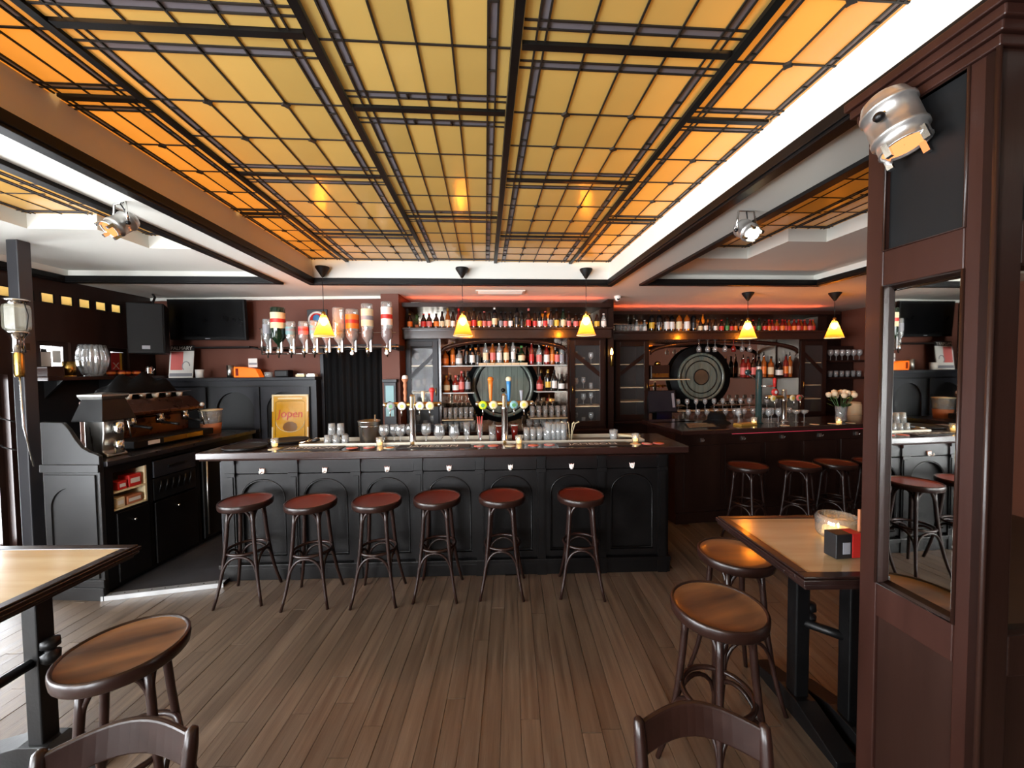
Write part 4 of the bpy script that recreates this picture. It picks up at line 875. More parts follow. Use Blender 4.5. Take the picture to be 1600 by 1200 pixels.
def barrel(label, u, v, z, r, rb):
    p = W(u, v, z); t = thing('wine_barrel', label, 'barrel', p, TH)
    MB().lathe([(.001,.02),(rb,.02),(rb,.0),(r*.9,-.01)], 40).build('backing_disc', M['blk2'], t, rot=(R(90),0,0))
    def ring(a, b, y0, y1, nm, mt): MB().lathe([(a,y0),(a,y1),(b,y1),(b,y0)], 40).build(nm, mt, t, rot=(R(90),0,0))
    ring(r*.90, r, .0, .06, 'chime', M['barrel']); ring(r*.86, r*.90, 0, .045, 'groove', M['blk2'])
    w = r*.87; ns = 9
    for k in range(ns):
        x0 = -w+2*w*k/ns; x1 = x0+2*w/ns-.003; hh = math.sqrt(max(.0004, w*w-max(abs(x0),abs(x1))**2*.98))
        MB().prism([(x0,-math.sqrt(max(0,w*w-x0*x0))),(x1,-math.sqrt(max(0,w*w-x1*x1))),(x1,math.sqrt(max(0,w*w-x1*x1))),(x0,math.sqrt(max(0,w*w-x0*x0)))], -.035, 0, 'y').build('head_stave', M['barrel'], t)
    return t, ring
bt, ring = barrel('big grey barrel head in the alcove of the main back bar', .255, 5.56, 1.52, .44, .52)
MB().sphere((0,-.05,-.05), .03, 10, 7).build('tap_hole', M['iron'], bt); ring(.435,.46,.01,.04,'iron_hoop',M['iron'])
# top ledge of the main back bar
TOPU = [-0.971,-0.794,-0.719,-0.628,-0.553,-0.478,-0.412,-0.336,-0.269,-0.202,-0.135,-0.059,0.0,0.068,0.136,0.221,0.28,0.349,0.434,0.503,0.588,0.674,0.743,0.812,0.89,0.968,1.055,1.134,1.23,1.308,1.414,1.519,1.607]
TOPK = [('stubby','brownglass','orange','gold'),('stubby','brownglass','red','red'),('stubby','brownglass','pink','red'),('stubby','brownglass','orange','black'),('beer','brownglass','cream','black'),('tallbeer','amberglass','cream','gold'),('beer','brownglass','white','black'),('tallbeer','redglass','orange','red'),('beer','brownglass','orange','red'),('beer','brownglass','orange','black'),('tallbeer','brownglass','red','black'),('beer','brownglass','yellow','black'),('beer','brownglass','pink','pink'),('beer','brownglass','pink','black'),('wine','blackglass','cream','white'),('beer','blackglass','grey','black'),('beer','blackglass','pink','black'),('beer','blackglass','white','black'),('slim','blackglass','black','white'),('beer','blackglass','black','black'),('tallbeer','brownglass','red','pink'),('beer','brownglass','red','black'),('beer','blackglass','white','black'),('beer','brownglass','red','pink'),('tallbeer','brownglass','grey','black'),('tallbeer','brownglass','yellow','black'),('tallbeer','greenglass','cream','black'),('beer','brownglass','pink','black'),('stubby','brownglass','pink','black'),('stubby','brownglass','orange','black'),('stubby','brownglass','orange','gold'),('stubby','brownglass','yellow','black'),('stubby','clearglass','white','white')]
for k, (u, (kd, gl, lb, cp)) in enumerate(zip(TOPU, TOPK)):
    bottle(kd, gl, lb, cp, '%s bottle with %s label, %s along the main back bar ledge from the curtain' % (NAME[gl], lb, ordn(k+1)), W(u, 5.12+.01*math.sin(k*2.1), 2.3125), 'beer bottles on the main back bar ledge', .98)
# ivy pot between the first bottles
t = thing('potted_ivy', 'small green ivy pot between the first bottles on the main back bar ledge', 'plant', W(-.885, 5.14, 2.3125)); MB().lathe([(.001,0),(.022,0),(.03,.05),(.027,.05),(.02,.005)], 14).build('pot', M['terra'], t)
random.seed(3)
for k in range(26):
    a, e, l = random.random()*6.28, random.uniform(.3,1.4), random.uniform(.05,.13); d_ = Vector((math.cos(a)*math.cos(e)*.45, math.sin(a)*math.cos(e)*.45, math.sin(e))); c = Vector((0,0,.05))+d_*l; s = d_.cross(Vector((0,0,1))).normalized()*.014
    q = MB(); q.add([c-d_*.004, c+s+d_*.012, c+d_*.032, c-s+d_*.012, c+Vector((0,0,.003))+d_*.012], [(0,1,4),(1,2,4),(2,3,4),(3,0,4)]); q.build('leaf', M['leaf'], t)
# middle shelf
MIDU = [-0.535,-0.434,-0.350,-0.246,-0.17,-0.09,.012,0.11,0.20,0.295,0.39,0.506,0.646,0.751,0.857,0.936,1.0,1.065]
MIDK = [('squat','amberglass','orange','black',0),('slim','amberglass','orange','gold',0),('squat','clearglass','white','black',0),('wine','blackglass','black','black',0),('spirit','blackglass','white','black',0),('spirit','brownglass','black','black',0),
        ('spirit','clearglass','cream','gold',1),('spirit','amberglass','pink','pink',1),('spirit','clearglass','white','black',1),('spirit','amberglass','cream','black',1),('slim','clearglass','white','black',1),('squat','greenglass','cream','green',0),
        ('slim','redglass','red','red',1),('spirit','clearglass','pink','black',1),('spirit','redglass','white','black',1),('slim','amberglass','orange','black',0),('spirit','blackglass','pink','black',1),('spirit','clearglass','grey','black',1)]
rs = thing('bottle_riser', 'low row of wooden blocks under bottles on the alcove shelf', 'riser', W(.25,5.28,1.8245), TH)
for k in range(6): MB().box(-.335+k*.112, -.335+k*.112+.108, -.05, .05, 0, .032).build('block', M['oak'], rs, bevel=.003)
for k, (u, (kd, gl, lb, cp, po_)) in enumerate(zip(MIDU, MIDK)):
    z = 1.857 if -.06 < u < .56 else 1.8245
    bottle(kd, gl, lb, cp, '%s spirit bottle with %s label, %s along the alcove shelf above the barrel' % (NAME[gl], lb, ordn(k+1)), W(u, 5.28, z), 'spirit bottles on the alcove shelf', 1.0, pourer=bool(po_))
LOWU = [-0.525,-0.40,-0.32,-0.235,0.757,0.872,0.96,1.06]
LOWK = [('squat','amberglass','cream','gold'),('squat','redglass','white','pink'),('spirit','redglass','pink','pink'),('spirit','blackglass','grey','black'),('squat','redglass','pink','black'),('wine','blackglass','yellow','gold'),('spirit','blackglass','white','black'),('squat','blackglass','white','black')]
for k, (u, (kd, gl, lb, cp)) in enumerate(zip(LOWU, LOWK)):
    bottle(kd, gl, lb, cp, '%s liqueur bottle with %s label, %s on the short shelf %s the barrel' % (NAME[gl], lb, ordn(k % 4+1), 'before' if k < 4 else 'beyond'), W(u, 5.28, 1.4625), 'liqueur bottles beside the barrel', 1.0)
# clean glasses stacked under the short shelves
idx = 0
for u0, u1, z, kd, sc, side in ((-.54,-.19,1.1105,'highball',.95,'before'),(-.54,-.17,.9605,'tumbler',1.15,'before'),(.64,1.08,1.1105,'highball',.95,'beyond'),(.60,1.08,.9605,'tumbler',1.15,'beyond')):
    nn = 6
    for r_ in range(2):
        for k in range(nn):
            idx += 1
            glass(kd, '%s %s glass of the %s row, %s tier %s the barrel' % (ordn(k+1), kd, 'front' if r_ == 0 else 'rear', 'upper' if z > 1.1 else 'lower', side), W(u0+(u1-u0)*k/(nn-1), 5.17+.085*r_, z), 'clean glasses stacked in the main back bar', sc, 'pint', 12)
# glasses inside the side cabinets
for side, us in (('slate glazed cabinet', (-.93,-.83,-.73)), ('brown glazed cabinet', (1.28,1.39,1.50))):
    for zi, z in enumerate((.9805,1.2525,1.4725,1.8325)):
        for k, u in enumerate(us): glass(('wineglass','tumbler','goblet')[(zi+k) % 3], '%s glass on the %s shelf inside the %s' % (ordn(k+1), ordn(zi+1), side), W(u, 5.36, z), 'glasses inside the glazed cabinets', .95, 'pint', 12)
# little wall lamp between the two back bars
t = thing('candle_wall_lamp', 'small candle-shaped wall lamp between the two back bars', 'wall lamp', W(1.72,5.12,1.95), TH)
MB().lathe([(.001,-.16),(.02,-.15),(.012,-.05),(.02,-.02),(.012,0)], 12).build('candle_arm', M['brass'], t); MB().lathe([(.001,0),(.014,.0),(.02,.03),(.012,.075),(.001,.09)], 12).build('bulb', M['flame'], t); MB().tube([(0,.09,-.1),(0,.03,-.16),(0,0,-.14)], .006, 6).build('bracket', M['brass'], t)

# ------------------------------------------------------------------ second back bar
b2 = thing('back_bar', 'dark second back bar with barrel alcove behind the second bar', 'back bar', (0,0,0), TH)
MB().box(1.95, 5.5, 5.68, 6.26, 0, .93).build('base_cabinet', M['darkwood'], b2); MB().box(1.92, 5.52, 5.62, 6.26, .93, .96).build('counter_top', M['bartop'], b2, bevel=.004)
MB().box(2.55, 4.96, 6.25, 6.265, .96, 2.19).build('alcove_mirror', M['mirror2'], b2)
cabinet(b2, 1.98, 2.53, 5.78, 6.26, .96, 2.19, M['darkwood'], 1); cabinet(b2, 4.98, 5.45, 5.78, 6.26, .96, 2.19, M['darkwood'], -1)
MB().box(1.85, 5.55, 5.66, 6.26, 2.19, 2.31).build('cornice_beam', M['gloss'], b2, bevel=.006); MB().box(1.82, 5.58, 5.62, 6.26, 2.295, 2.322).build('bottle_ledge', M['gloss'], b2, bevel=.005)
MB().box(2.0, 5.4, 6.24, 6.26, 2.322, 2.575).build('upper_mirror', M['mirror2'], b2)
mb = MB(); mb.box(1.85,5.55,5.66,6.26,2.575,2.625); mb.box(1.85,2.0,5.9,6.26,2.322,2.575); mb.box(5.4,5.55,5.9,6.26,2.322,2.575); mb.build('upper_frame', M['darkwood'], b2)
MB().tube([(1.95,5.80,2.633),(5.4,5.80,2.633)], .006, 6).build('led_strip', M['red_led'], b2)
n = 20; ins = [(3.755-1.2*math.cos(PI*k/n), 1.97+.17*math.sin(PI*k/n)) for k in range(n+1)]; m_ = n+1
mb = MB(); vs = [(x,5.76,z) for x,z in ins]+[(x,5.76,z+.06) for x,z in ins]+[(x,5.81,z) for x,z in ins]+[(x,5.81,z+.06) for x,z in ins]
mb.add(vs, [f for i in range(n) for f in ((i,i+1,m_+i+1,m_+i),(2*m_+i+1,2*m_+i,3*m_+i,3*m_+i+1),(i+1,i,2*m_+i,2*m_+i+1),(m_+i,m_+i+1,3*m_+i+1,3*m_+i))], True); mb.build('arch', M['gloss'], b2)
MB().box(4.08, 4.96, 5.80, 6.06, 1.585, 1.60).build('shelf', M['darkwood'], b2); MB().box(2.55, 3.2, 5.80, 6.02, 1.575, 1.592).build('shelf', M['oak'], b2); MB().box(3.0, 4.9, 5.80, 6.0, 1.08, 1.095).build('shelf', M['oak'], b2)
M['barrel2'] = M['barrel']
bt2, ring2 = barrel('ringed barrel head in the alcove of the second back bar', 3.58, 6.18, 1.61, .40, .52)
ring2(.12,.135,.036,.045,'carved_ring',M['iron']); ring2(.26,.275,.036,.045,'carved_ring',M['iron']); MB().lathe([(.001,.045),(.12,.04)], 30).build('carved_centre', pbr('brown_barrel_centre', (88,74,58), .4, var=.3), bt2, rot=(R(90),0,0))
T2U = [2.344,2.477,2.58,2.693,2.827,2.91,3.013,3.138,3.263,3.368,3.441,3.514,3.619,3.704,3.788,3.872,3.947,4.032,4.127,4.234,4.33,4.405,4.48,4.555,4.62,4.695,4.76,4.835,4.9,4.965,5.031,5.096,5.161,5.216]
T2B = [('wine','blackglass','yellow','gold'),('wine','blackglass','grey','gold'),('spirit','brownglass','white','black'),('spirit','blackglass','white','black'),('spirit','amberglass','cream','gold'),('spirit','amberglass','white','black'),('wine','blackglass','black','black'),('beer','brownglass','cream','black'),('beer','brownglass','white','black'),('beer','brownglass','black','black')]
T2S = [('beer','brownglass','white','black'),('stubby','brownglass','red','red'),('beer','greenglass','green','black'),('stubby','brownglass','red','black'),('beer','brownglass','orange','black'),('stubby','brownglass','orange','gold')]
for k, u in enumerate(T2U):
    big = 2 <= k < 9
    kd, gl, lb, cp = T2B[k-2+0] if 2 <= k < 12 else (T2S[k % 6] if k >= 12 else ('stubby','clearglass','white','white'))
    if k >= 22: kd, gl, lb, cp = ('stubby','redglass' if k % 3 else 'amberglass',('red','orange','pink')[k % 3],'red')
    bottle(kd, gl, lb, cp, '%s bottle with %s label, %s along the second back bar ledge' % (NAME[gl], lb, ordn(k+1)), W(u, 5.80+.02*math.sin(k*1.7), 2.3225), 'bottles on the second back bar ledge', 1.12 if big else .95, 10)
for k, u in enumerate((2.04,2.10,2.16,2.22,2.28,2.41)): glass('tumbler', '%s upturned tumbler at the corner end of the second back bar ledge' % ordn(k+1), W(u,5.82,2.3225), 'tumblers on the second back bar ledge', 1.2, 'pint', 12)
R2U = [4.14,4.22,4.305,4.40,4.487,4.606,4.75,4.86,4.93]
R2K = [('spirit','redglass','pink','red'),('spirit','redglass','red','black'),('spirit','brownglass','pink','black'),('slim','blackglass','white','black'),('slim','amberglass','orange','gold'),('spirit','amberglass','cream','black'),('squat','blackglass','white','black'),('slim','redglass','orange','black'),('slim','amberglass','cream','black')]
for k, (u, (kd, gl, lb, cp)) in enumerate(zip(R2U, R2K)): bottle(kd, gl, lb, cp, '%s bottle with %s label, %s on the shelf beyond the ringed barrel' % (NAME[gl], lb, ordn(k+1)), W(u,5.90,1.6005), 'spirits beyond the ringed barrel', 1.15, 10, pourer=k % 2 == 0)
for k in range(13): glass('wineglass', 'wine glass %s on the rear tier of the second back bar' % ordn(k+1), W(3.05+.148*k,5.88,1.0955), 'wine glasses on the second back bar', .95, 'pint', 10)
for k in range(12): glass('goblet', 'goblet %s on the front counter of the second back bar' % ordn(k+1), W(3.12+.15*k,5.70,.9605), 'goblets on the second back bar', .95, 'pint', 10)
for k, (u, mt) in enumerate(((3.30,'glass'),(3.44,'glass'),(3.56,'bowlglass'),(3.72,'glass'),(3.86,'redglass'),(4.0,'glass'),(4.12,'glass'))):
    glass('wineglass', 'glass hanging upside down under the second back bar cornice, %s in row' % ordn(k+1), W(u,5.73,2.19), 'hanging glasses of the second back bar', 1., mt, 12, flip=True)
# till screen, register, keyboard glow
t = thing('till_screen', 'dark touchscreen till standing on the second back bar', 'till', W(2.72,5.68,.9605), TH)
MB().box(-.23,.23,0,.03,.12,.47).build('screen_case', M['blk2'], t, bevel=.006, rot=(R(-12),0,0)); MB().box(-.215,.215,-.003,0,.14,.455).build('screen', pbr('till_glass', (22,21,24), .2, emit=(60,50,60), estr=.08), t, rot=(R(-12),0,0)); MB().box(.16,.2,-.005,-.003,.2,.42).build('menu_column', M['grey'], t, rot=(R(-12),0,0)); MB().box(-.12,.12,-.02,.14,0,.14).build('till_stand', M['iron'], t)
kb = thing('lit_keyboard', 'rainbow-lit strip of keys in front of the till screen', 'keyboard', W(2.76,5.52,.9605), TH); MB().box(-.24,.24,-.05,.05,0,.02).build('key_base', M['black'], kb)
for k, c in enumerate(((30,160,80),(40,90,220),(50,40,230),(120,40,200),(170,40,120),(110,30,60))): MB().box(-.22+k*.075,-.15+k*.075,-.045,.04,.02,.026).build('lit_key', emis('key_light_%d' % k, c, .9), kb)
t = thing('cash_register', 'old wooden cash register on the oak shelf by the ringed barrel', 'cash register', W(2.72,5.90,1.5925), TH); MB().box(-.15,.15,-.1,.1,0,.22).build('case', M['darkwood'], t, bevel=.01); MB().box(-.13,.13,-.106,-.1,.03,.09).build('key_panel', M['brass'], t); MB().lathe([(.001,.22),(.05,.22),(.04,.27),(.001,.28)], 12).build('crest', M['brass'], t)
# glass shelves at the far end
gs = thing('glass_rack_shelf', 'wall shelves of glasses at the far end of the second bar', 'shelf', W(5.85,5.75,0), TH)
MB().box(-.3,.3,.28,.3,1.3,2.1).build('rack_back', M['darkwood'], gs)
for z in (1.56,1.83): MB().box(-.3,.3,0,.28,z,z+.03).build('rack_board', M['darkwood'], gs)
for zi, z in enumerate((1.5905,1.8605)):
    for k in range(6): glass('goblet' if zi else 'tumbler', '%s glass on the %s board of the far wall shelves' % (ordn(k+1), 'upper' if zi else 'lower'), W(5.60+.1*k,5.87,z), 'glasses on the far wall shelves', 1., 'pint', 12)
# ------------------------------------------------------------------ upside-down bottle rack beside the doorway
RY = 4.45
rk = thing('optic_rack', 'chrome rack holding upside-down spirit bottles above the bar', 'bottle rack', (-2.1, RY, 2.04))
MB().tube([(-.80,0,0),(.80,0,.0)], .014, 8).build('rail', M['steel'], rk); MB().box(.70,.76,.0,.36,-.03,.03).build('wall_arm', M['iron'], rk); MB().box(-.80,-.74,.0,.5,-.02,.02).build('wall_arm', M['iron'], rk)
MB().tube([(-.77,-.02,-.08),(-.77,-.02,.22)], .01, 8).build('end_upright', M['chrome'], rk); MB().tube([(-.79,-.02,.22),(-.70,-.02,.22)], .007, 6).build('top_hook', M['chrome'], rk)
MB().tube([(-.77,-.02,-.07),(-.02,-.02,-.07)], .008, 6).build('lower_rail', M['steel'], rk); MB().tube([(-.62,-.05,.16),(.78,-.05,.16)], .004, 6).build('retaining_wire', M['steel'], rk)
OPT = [(-2.77,.30,.045,'clearglass','brownglass','grey','clear bottle with dark red liquor'),(-2.645,.43,.075,'greenglass','blackglass','cream','big dark green bottle with cream label'),(-2.505,.27,.05,'clearglass','clearglass','teal','small clear bottle with pale blue label'),(-2.357,.27,.055,'clearglass','redglass','pink','clear bottle with wooden cap and pink liquor'),(-2.239,.28,.045,'clearglass','clearglass','teal','slim clear bottle behind the pendant lamp'),
       (-2.10,.22,.05,'clearglass','redglass','orange','short bottle right behind the amber pendant'.replace('right ','')),(-1.958,.42,.065,'clearglass','clearglass',None,'tall plain clear cylinder bottle'),(-1.803,.40,.07,'clearglass','amberglass','orange','wide bottle with orange label'),(-1.633,.46,.065,'clearglass','amberglass','cream','tall clear bottle with cream and red label'),(-1.412,.48,.062,'clearglass','redglass','white','clear bottle with white label and dark amber liquor')]
for k, (x, h_, r, gl, liq, lb, l) in enumerate(OPT):
    t = thing('optic_bottle', l+' upside down in the optic rack', 'bottle', (x, RY-.075, 2.04), 0, 'upside-down bottles in the optic rack')
    top = h_+.02; mt = M[gl]
    MB().lathe([(.012,-.02),(.014,.03),(r*.6,.065),(r,.11),(r,top-.012),(r*.92,top),(.001,top-.01)], 18).build('bottle_glass', mt, t)
    MB().lathe([(.001,-.015),(.010,-.015),(.012,.03),(r*.55,.066),(r*.94,.111),(r*.94,.11+h_*.18),(.001,.11+h_*.18)], 16).build('liquor', M[liq], t)
    if lb: MB().lathe([(r+.001,top-.22*h_/.4),(r+.001,top-.06)], 18).build('label', M[lb], t); MB().lathe([(r+.0015,top-.16*h_/.4),(r+.0015,top-.12*h_/.4)], 18).build('label_print', M['red' if k % 2 else 'grey'], t)
    MB().lathe([(.001,-.12),(.008,-.118),(.010,-.085),(.026,-.07),(.026,-.02),(.014,-.012)], 14).build('measure', M['chrome'], t)
    for s in (-1,): MB().box(.026,.044,-.012,.012,-.06,.10).build('bracket', M['alu'], t)
    MB().box(-.012,.012,-.0,.062,-.012,.012).build('clamp', M['chrome'], t)
    if k in (7,9): MB().lathe([(.001,.004),(.022,.004),(.022,0)], 16).build('medallion', M['white'], t, (0,-.03,-.075), rot=(R(90),0,0))

# ------------------------------------------------------------------ beer towers on the main bar
def tower(label, loc, rz, discs, handles, base_z=0, h=.42):
    t = thing('beer_tower', label, 'beer tap', loc, rz)
    MB().lathe([(.001,0),(.055,0),(.055,.012),(.034,.02),(.03,.05),(.03,h-.13),(.036,h-.12),(.036,h-.10),(.03,h-.09),(.03,h),(.022,h+.02),(.001,h+.024)], 22).build('column', M['chrome'], t)
    zc = h-.07
    MB().tube([(-.24,0,zc),(.24,0,zc)], .022, 12).build('cross_arm', M['brass'], t)
    for s in (-1,1): MB().sphere((s*.245,0,zc), .024, 12, 8).build('arm_end', M['chrome'], t)
    for x, mt in discs:
        MB().lathe([(.001,.012),(.034,.012),(.038,.006),(.038,0)], 24).build('tap_badge', M[mt], t, (x,-.028,zc-.01), rot=(R(90),0,0)); MB().lathe([(.001,.0125),(.018,.0125)], 16).build('badge_print', M['yellow' if mt in ('white','cream') else 'green'], t, (x,-.0285,zc-.012), rot=(R(90),0,0))
        MB().tube([(x,-.03,zc-.03),(x,-.05,zc-.05),(x,-.05,zc-.10)], .006, 8).build('spout', M['chrome'], t)
    for x, prof, mt, tip in handles:
        MB().lathe(prof, 14, (x,-.005,zc+.02)).build('tap_handle', M[mt], t)
        if tip: z = prof[-1][1]; MB().lathe([(.001,0),(.022,.004),(.028,.02),(.02,.04),(.001,.045)], 12, (x,-.005,zc+.02+z-.012)).build('handle_top', M[tip], t)
    return t
B1 = [(.001,0),(.008,0),(.012,.03),(.014,.1),(.024,.16),(.02,.165),(.001,.166)]
B2 = [(.001,0),(.008,0),(.012,.02),(.020,.14),(.022,.19),(.001,.192)]
B3 = [(.001,0),(.007,0),(.01,.02),(.018,.09),(.019,.10),(.001,.101)]
ZT = 1.0815
tower('chrome beer tower with rope-twist and red tap handles near the curtain', (-.905,3.47,ZT), BA, [(-.185,'grey'),(-.085,'white'),(.075,'white'),(.165,'cream')],
      [(-.06,[(.001,0),(.008,0),(.016,.03),(.012,.06),(.018,.09),(.012,.12),(.018,.15),(.014,.18),(.03,.205),(.03,.215),(.001,.216)],'terra','white'),(.10,B3,'cream',None),(.18,B3,'red','red')], h=.44)
tower('chrome beer tower with orange and blue tap handles in front of the barrel', (-.07,3.49,ZT), BA, [(-.195,'lime'),(-.10,'cream'),(.085,'teal'),(.175,'cream')],
      [(-.125,B2,'orange','orange'),(.04,B2,'blue','cream'),(.155,B3,'grey',None)], h=.44)

# ------------------------------------------------------------------ glasses and things on the main bar
GB = 'glasses on the main bar'
def yb(x, d_=.0): return 3.235+(x+.55)*.021+d_
for x, d_, kd, sc, l in ((-1.175,.27,'goblet',1.08,'first of the thin-stemmed beer glasses beside the steel ice bucket'),(-1.10,.33,'goblet',1.05,'second thin-stemmed beer glass beside the ice bucket, set back'),(-1.02,.26,'goblet',1.08,'third thin-stemmed beer glass, against the rope-handled tower'),(-.955,.34,'goblet',1.05,'thin-stemmed beer glass half behind the rope-handled tower'),
                    (-.79,.27,'goblet',1.12,'tall goblet just past the rope-handled beer tower'),(-.67,.27,'tulip',1.15,'short-footed tulip glass between goblet and smaller tulip glass'),(-.535,.27,'tulip',1.10,'rounder tulip glass before the yellow-badged flute'),(-.42,.28,'flute',1.25,'fluted glass with a yellow green badge on the main bar'),(-.30,.28,'flute',1.15,'narrow flute holding red straws on the main bar'),(-.185,.28,'highball',1.05,'blue printed glass before the orange-handled tower')):
    glass(kd, l, (x, yb(x, d_), ZT), GB, sc, 'glass', 20)
t = thing('straw_bundle', 'red and white drinking straws standing in the narrow flute', 'straws', (-.30, yb(-.30,.28), ZT+.05))
for k in range(7): a = k*.9; MB().tube([(.004*math.cos(a),.004*math.sin(a),0),(.025*math.cos(a),.025*math.sin(a),.2)], .003, 5).build('straw', M['red' if k % 2 else 'pink'], t)
for k, (x, d_) in enumerate(((-.13,.42),(.02,.44))):
    t = thing('red_beaker', ('red glass candle beaker %s the second beer tower') % ('before' if k == 0 else 'beyond'), 'beaker', (x, yb(x,d_), ZT)); MB().lathe([(.001,0),(.026,0),(.036,.15),(.034,.15),(.025,.006)], 14).build('cup', M['redglass'], t); MB().lathe([(.037,.14),(.0375,.15)], 14).build('rim', M['white'], t)
nk = 0
for x0, x1, hsc, nn, l in ((.13,.31,1.0,4,'short'),(.335,.47,1.35,4,'tall')):
    for r_ in range(2):
        for k in range(nn):
            nk += 1; x = x0+(x1-x0)*k/(nn-1)
            glass('highball', '%s %s straight glass, %s row beyond the second beer tower' % (ordn(k+1), l, 'front' if r_ == 0 else 'rear'), (x, yb(x,.27+.075*r_), ZT), 'straight glasses beyond the second beer tower', hsc*.86, 'pint', 14)
t = thing('ladle_holder', 'white ceramic tongs holder with splayed tops beside the straight glasses', 'holder', (.535, yb(.535,.30), ZT))
for a, b in ((-.5,.02),(-.15,.0),(.25,-.01),(.55,.01)): MB().tube([(a*.03,b,0),(a*.05,b,.1),(a*.09,b,.17),(a*.16,b,.185)], [.004,.004,.006,.008], 6).build('stirrer', M['cream'], t)
glass('tumbler', 'single tumbler standing at the far end of the drip tray', (.93, yb(.93,.25), ZT), GB, 1.15, 'pint', 16)
# upturned tumblers
for k, (dx, dy, dz) in enumerate(((-.08,0,0),(0,0,0),(.08,0,0),(-.05,.07,0),(.04,.07,0),(-.045,.01,.105),(.035,.01,.105))):
    glass('tumbler', ('upturned tumbler %s in the lower layer before the ice bucket' % ordn(k+1)) if k < 5 else ('upturned tumbler %s on top of the tumbler pile' % ordn(k-4)), (-1.60+dx, yb(-1.6,.26)+dy, 1.1005-.02+dz+.105), 'upturned tumblers on the main bar', 1.05, 'pint', 16, flip=True)
t = thing('ice_bucket', 'brushed steel ice bucket on the main bar in front of the curtain', 'ice bucket', (-1.325, yb(-1.325,.32), ZT))
MB().lathe([(.001,0),(.078,0),(.082,.004),(.096,.21),(.100,.214),(.100,.222),(.092,.222),(.08,.01),(.001,.008)], 32).build('bucket', M['steel'], t); MB().lathe([(.0955,.17),(.098,.175),(.0965,.18)], 32).build('band', M['chrome'], t); MB().tube([(.06,-.03,.05),(.07,-.04,.28)], .007, 6).build('tongs', M['chrome'], t)
def tealight(label, loc, sc=1.):
    t = thing('tea_light', label, 'candle', loc, 0, 'tea lights in glass holders'); t.scale = (sc,)*3
    MB().lathe([(.001,.004),(.026,.004),(.033,.075),(.031,.075),(.025,.008)], 18).build('glass_holder', M['pint'], t); MB().lathe([(.001,.006),(.022,.006),(.024,.03),(.001,.031)], 14).build('wax', M['wax'], t); MB().lathe([(.001,.03),(.006,.036),(.004,.048),(.001,.056)], 8).build('flame', M['flame'], t)
for x, d_, l in ((-2.095,.16,'tea light beside the round trays at the curtain end of the bar'),(-1.17,.14,'tea light in front of the thin-stemmed glasses'),(.055,.14,'tea light in front of the second beer tower'),(1.10,.15,'tea light near the far corner of the main bar')): tealight(l, (x, yb(x,d_), 1.1005))
for x, d_, l in ((-2.33,.13,'large round black serving tray at the end of the main bar'),(-2.12,.42,'second round black serving tray behind the first')):
    t = thing('serving_tray', l, 'tray', (x, yb(x,d_), 1.1005)); MB().lathe([(.001,.004),(.15,.004),(.166,.018),(.17,.018),(.153,0),(.001,0)], 36).build('tray_dish', M['rubber'], t); MB().tube([(.168*math.cos(2*PI*k/36),.168*math.sin(2*PI*k/36),.018) for k in range(36)], .004, 6, closed=True).build('tray_rim', M['iron'], t)
t = thing('bar_tool', 'black-handled bar tool lying at the end of the drip tray', 'tool', (-1.86, yb(-1.86,.3), 1.115), R(25)); MB().tube([(-.09,0,0),(.02,0,.01)], .008, 8).build('blade', M['chrome'], t); MB().tube([(.02,0,.01),(.08,0,.02)], .014, 8).build('handle', M['black'], t)
# runner mats with lettering and coasters
for k, (x, wd_) in enumerate(((-1.72,.52),(-.68,.62),(.70,.62))):
    t = thing('bar_runner', 'black rubber bar runner with white lettering, %s along the bar' % ordn(k+1), 'bar mat', (x, yb(x,.065), 1.1003), BA, 'bar runners'); MB().box(-wd_/2,wd_/2,-.075,.075,0,.005).build('mat', M['rubber'], t, bevel=.002); textobj('mat_lettering', 'JAMESON', .10, M['white'], t, (0,0,.0055), (0,0,0), .0003)
for k, x in enumerate((-2.035,-1.38,-1.24,-1.06,-.29,-.17,-.02,.18,.32,1.07,1.175,1.28)):
    o = thing('coaster', '%s round beer coaster along the front edge of the bar' % ordn(k+1), 'coaster', (x, yb(x,.05+.012*(k % 3)), 1.1003), 0, 'beer coasters on the main bar'); MB().lathe([(.001,.002),(.047,.002),(.048,0)], 22).build('disc', M['pink' if k % 3 else 'cream'], o); MB().lathe([(.001,.0023),(.03,.0023)], 16).build('print', M['orange' if k % 2 else 'white'], o)
t = thing('card_stack', 'wooden tray of paper straws at the far corner of the main bar', 'tray', (1.13, yb(1.13,.42), 1.1005), R(-30))
for k in range(4): MB().box(-.1,.1,-.03+k*.018,-.018+k*.018,0,.02).build('straw_box', M['oak' if k % 2 else 'cream'], t)

# ------------------------------------------------------------------ second bar
B2A = R(9.3); B2O = (1.84, 4.16)
def B2W(x, y, z=0): return (B2O[0]+x*math.cos(B2A)-y*math.sin(B2A), B2O[1]+x*math.sin(B2A)+y*math.cos(B2A), z)
b = thing('bar_counter', 'dark second bar counter with stools, nearer the pillar', 'bar', (*B2O,0), B2A)
MB().box(.08,3.2,.12,.62,0,1.03).build('carcass', M['darkwood'], b); MB().box(-.02,3.25,-.04,.68,1.03,1.08).build('bar_top', M['bartop'], b, bevel=.006); MB().box(.0,.08,.12,.62,0,1.03).build('end_panel', M['darkwood'], b)
mb = MB(); mb.box(.02,.62,.6,.9,1.03,1.08); mb.build('return_top', M['bartop'], b); MB().box(.08,.58,.62,.88,0,1.03).build('return_carcass', M['darkwood'], b)
MB().box(.0,3.2,.1,.12,0,.12).build('plinth', M['darkwood'], b); MB().tube([(.6,-.02,1.022),(3.2,-.02,1.022)], .0022, 6).build('led_strip', pbr('dim_led', (180,60,70), .4, emit=(255,70,100), estr=.3), b)
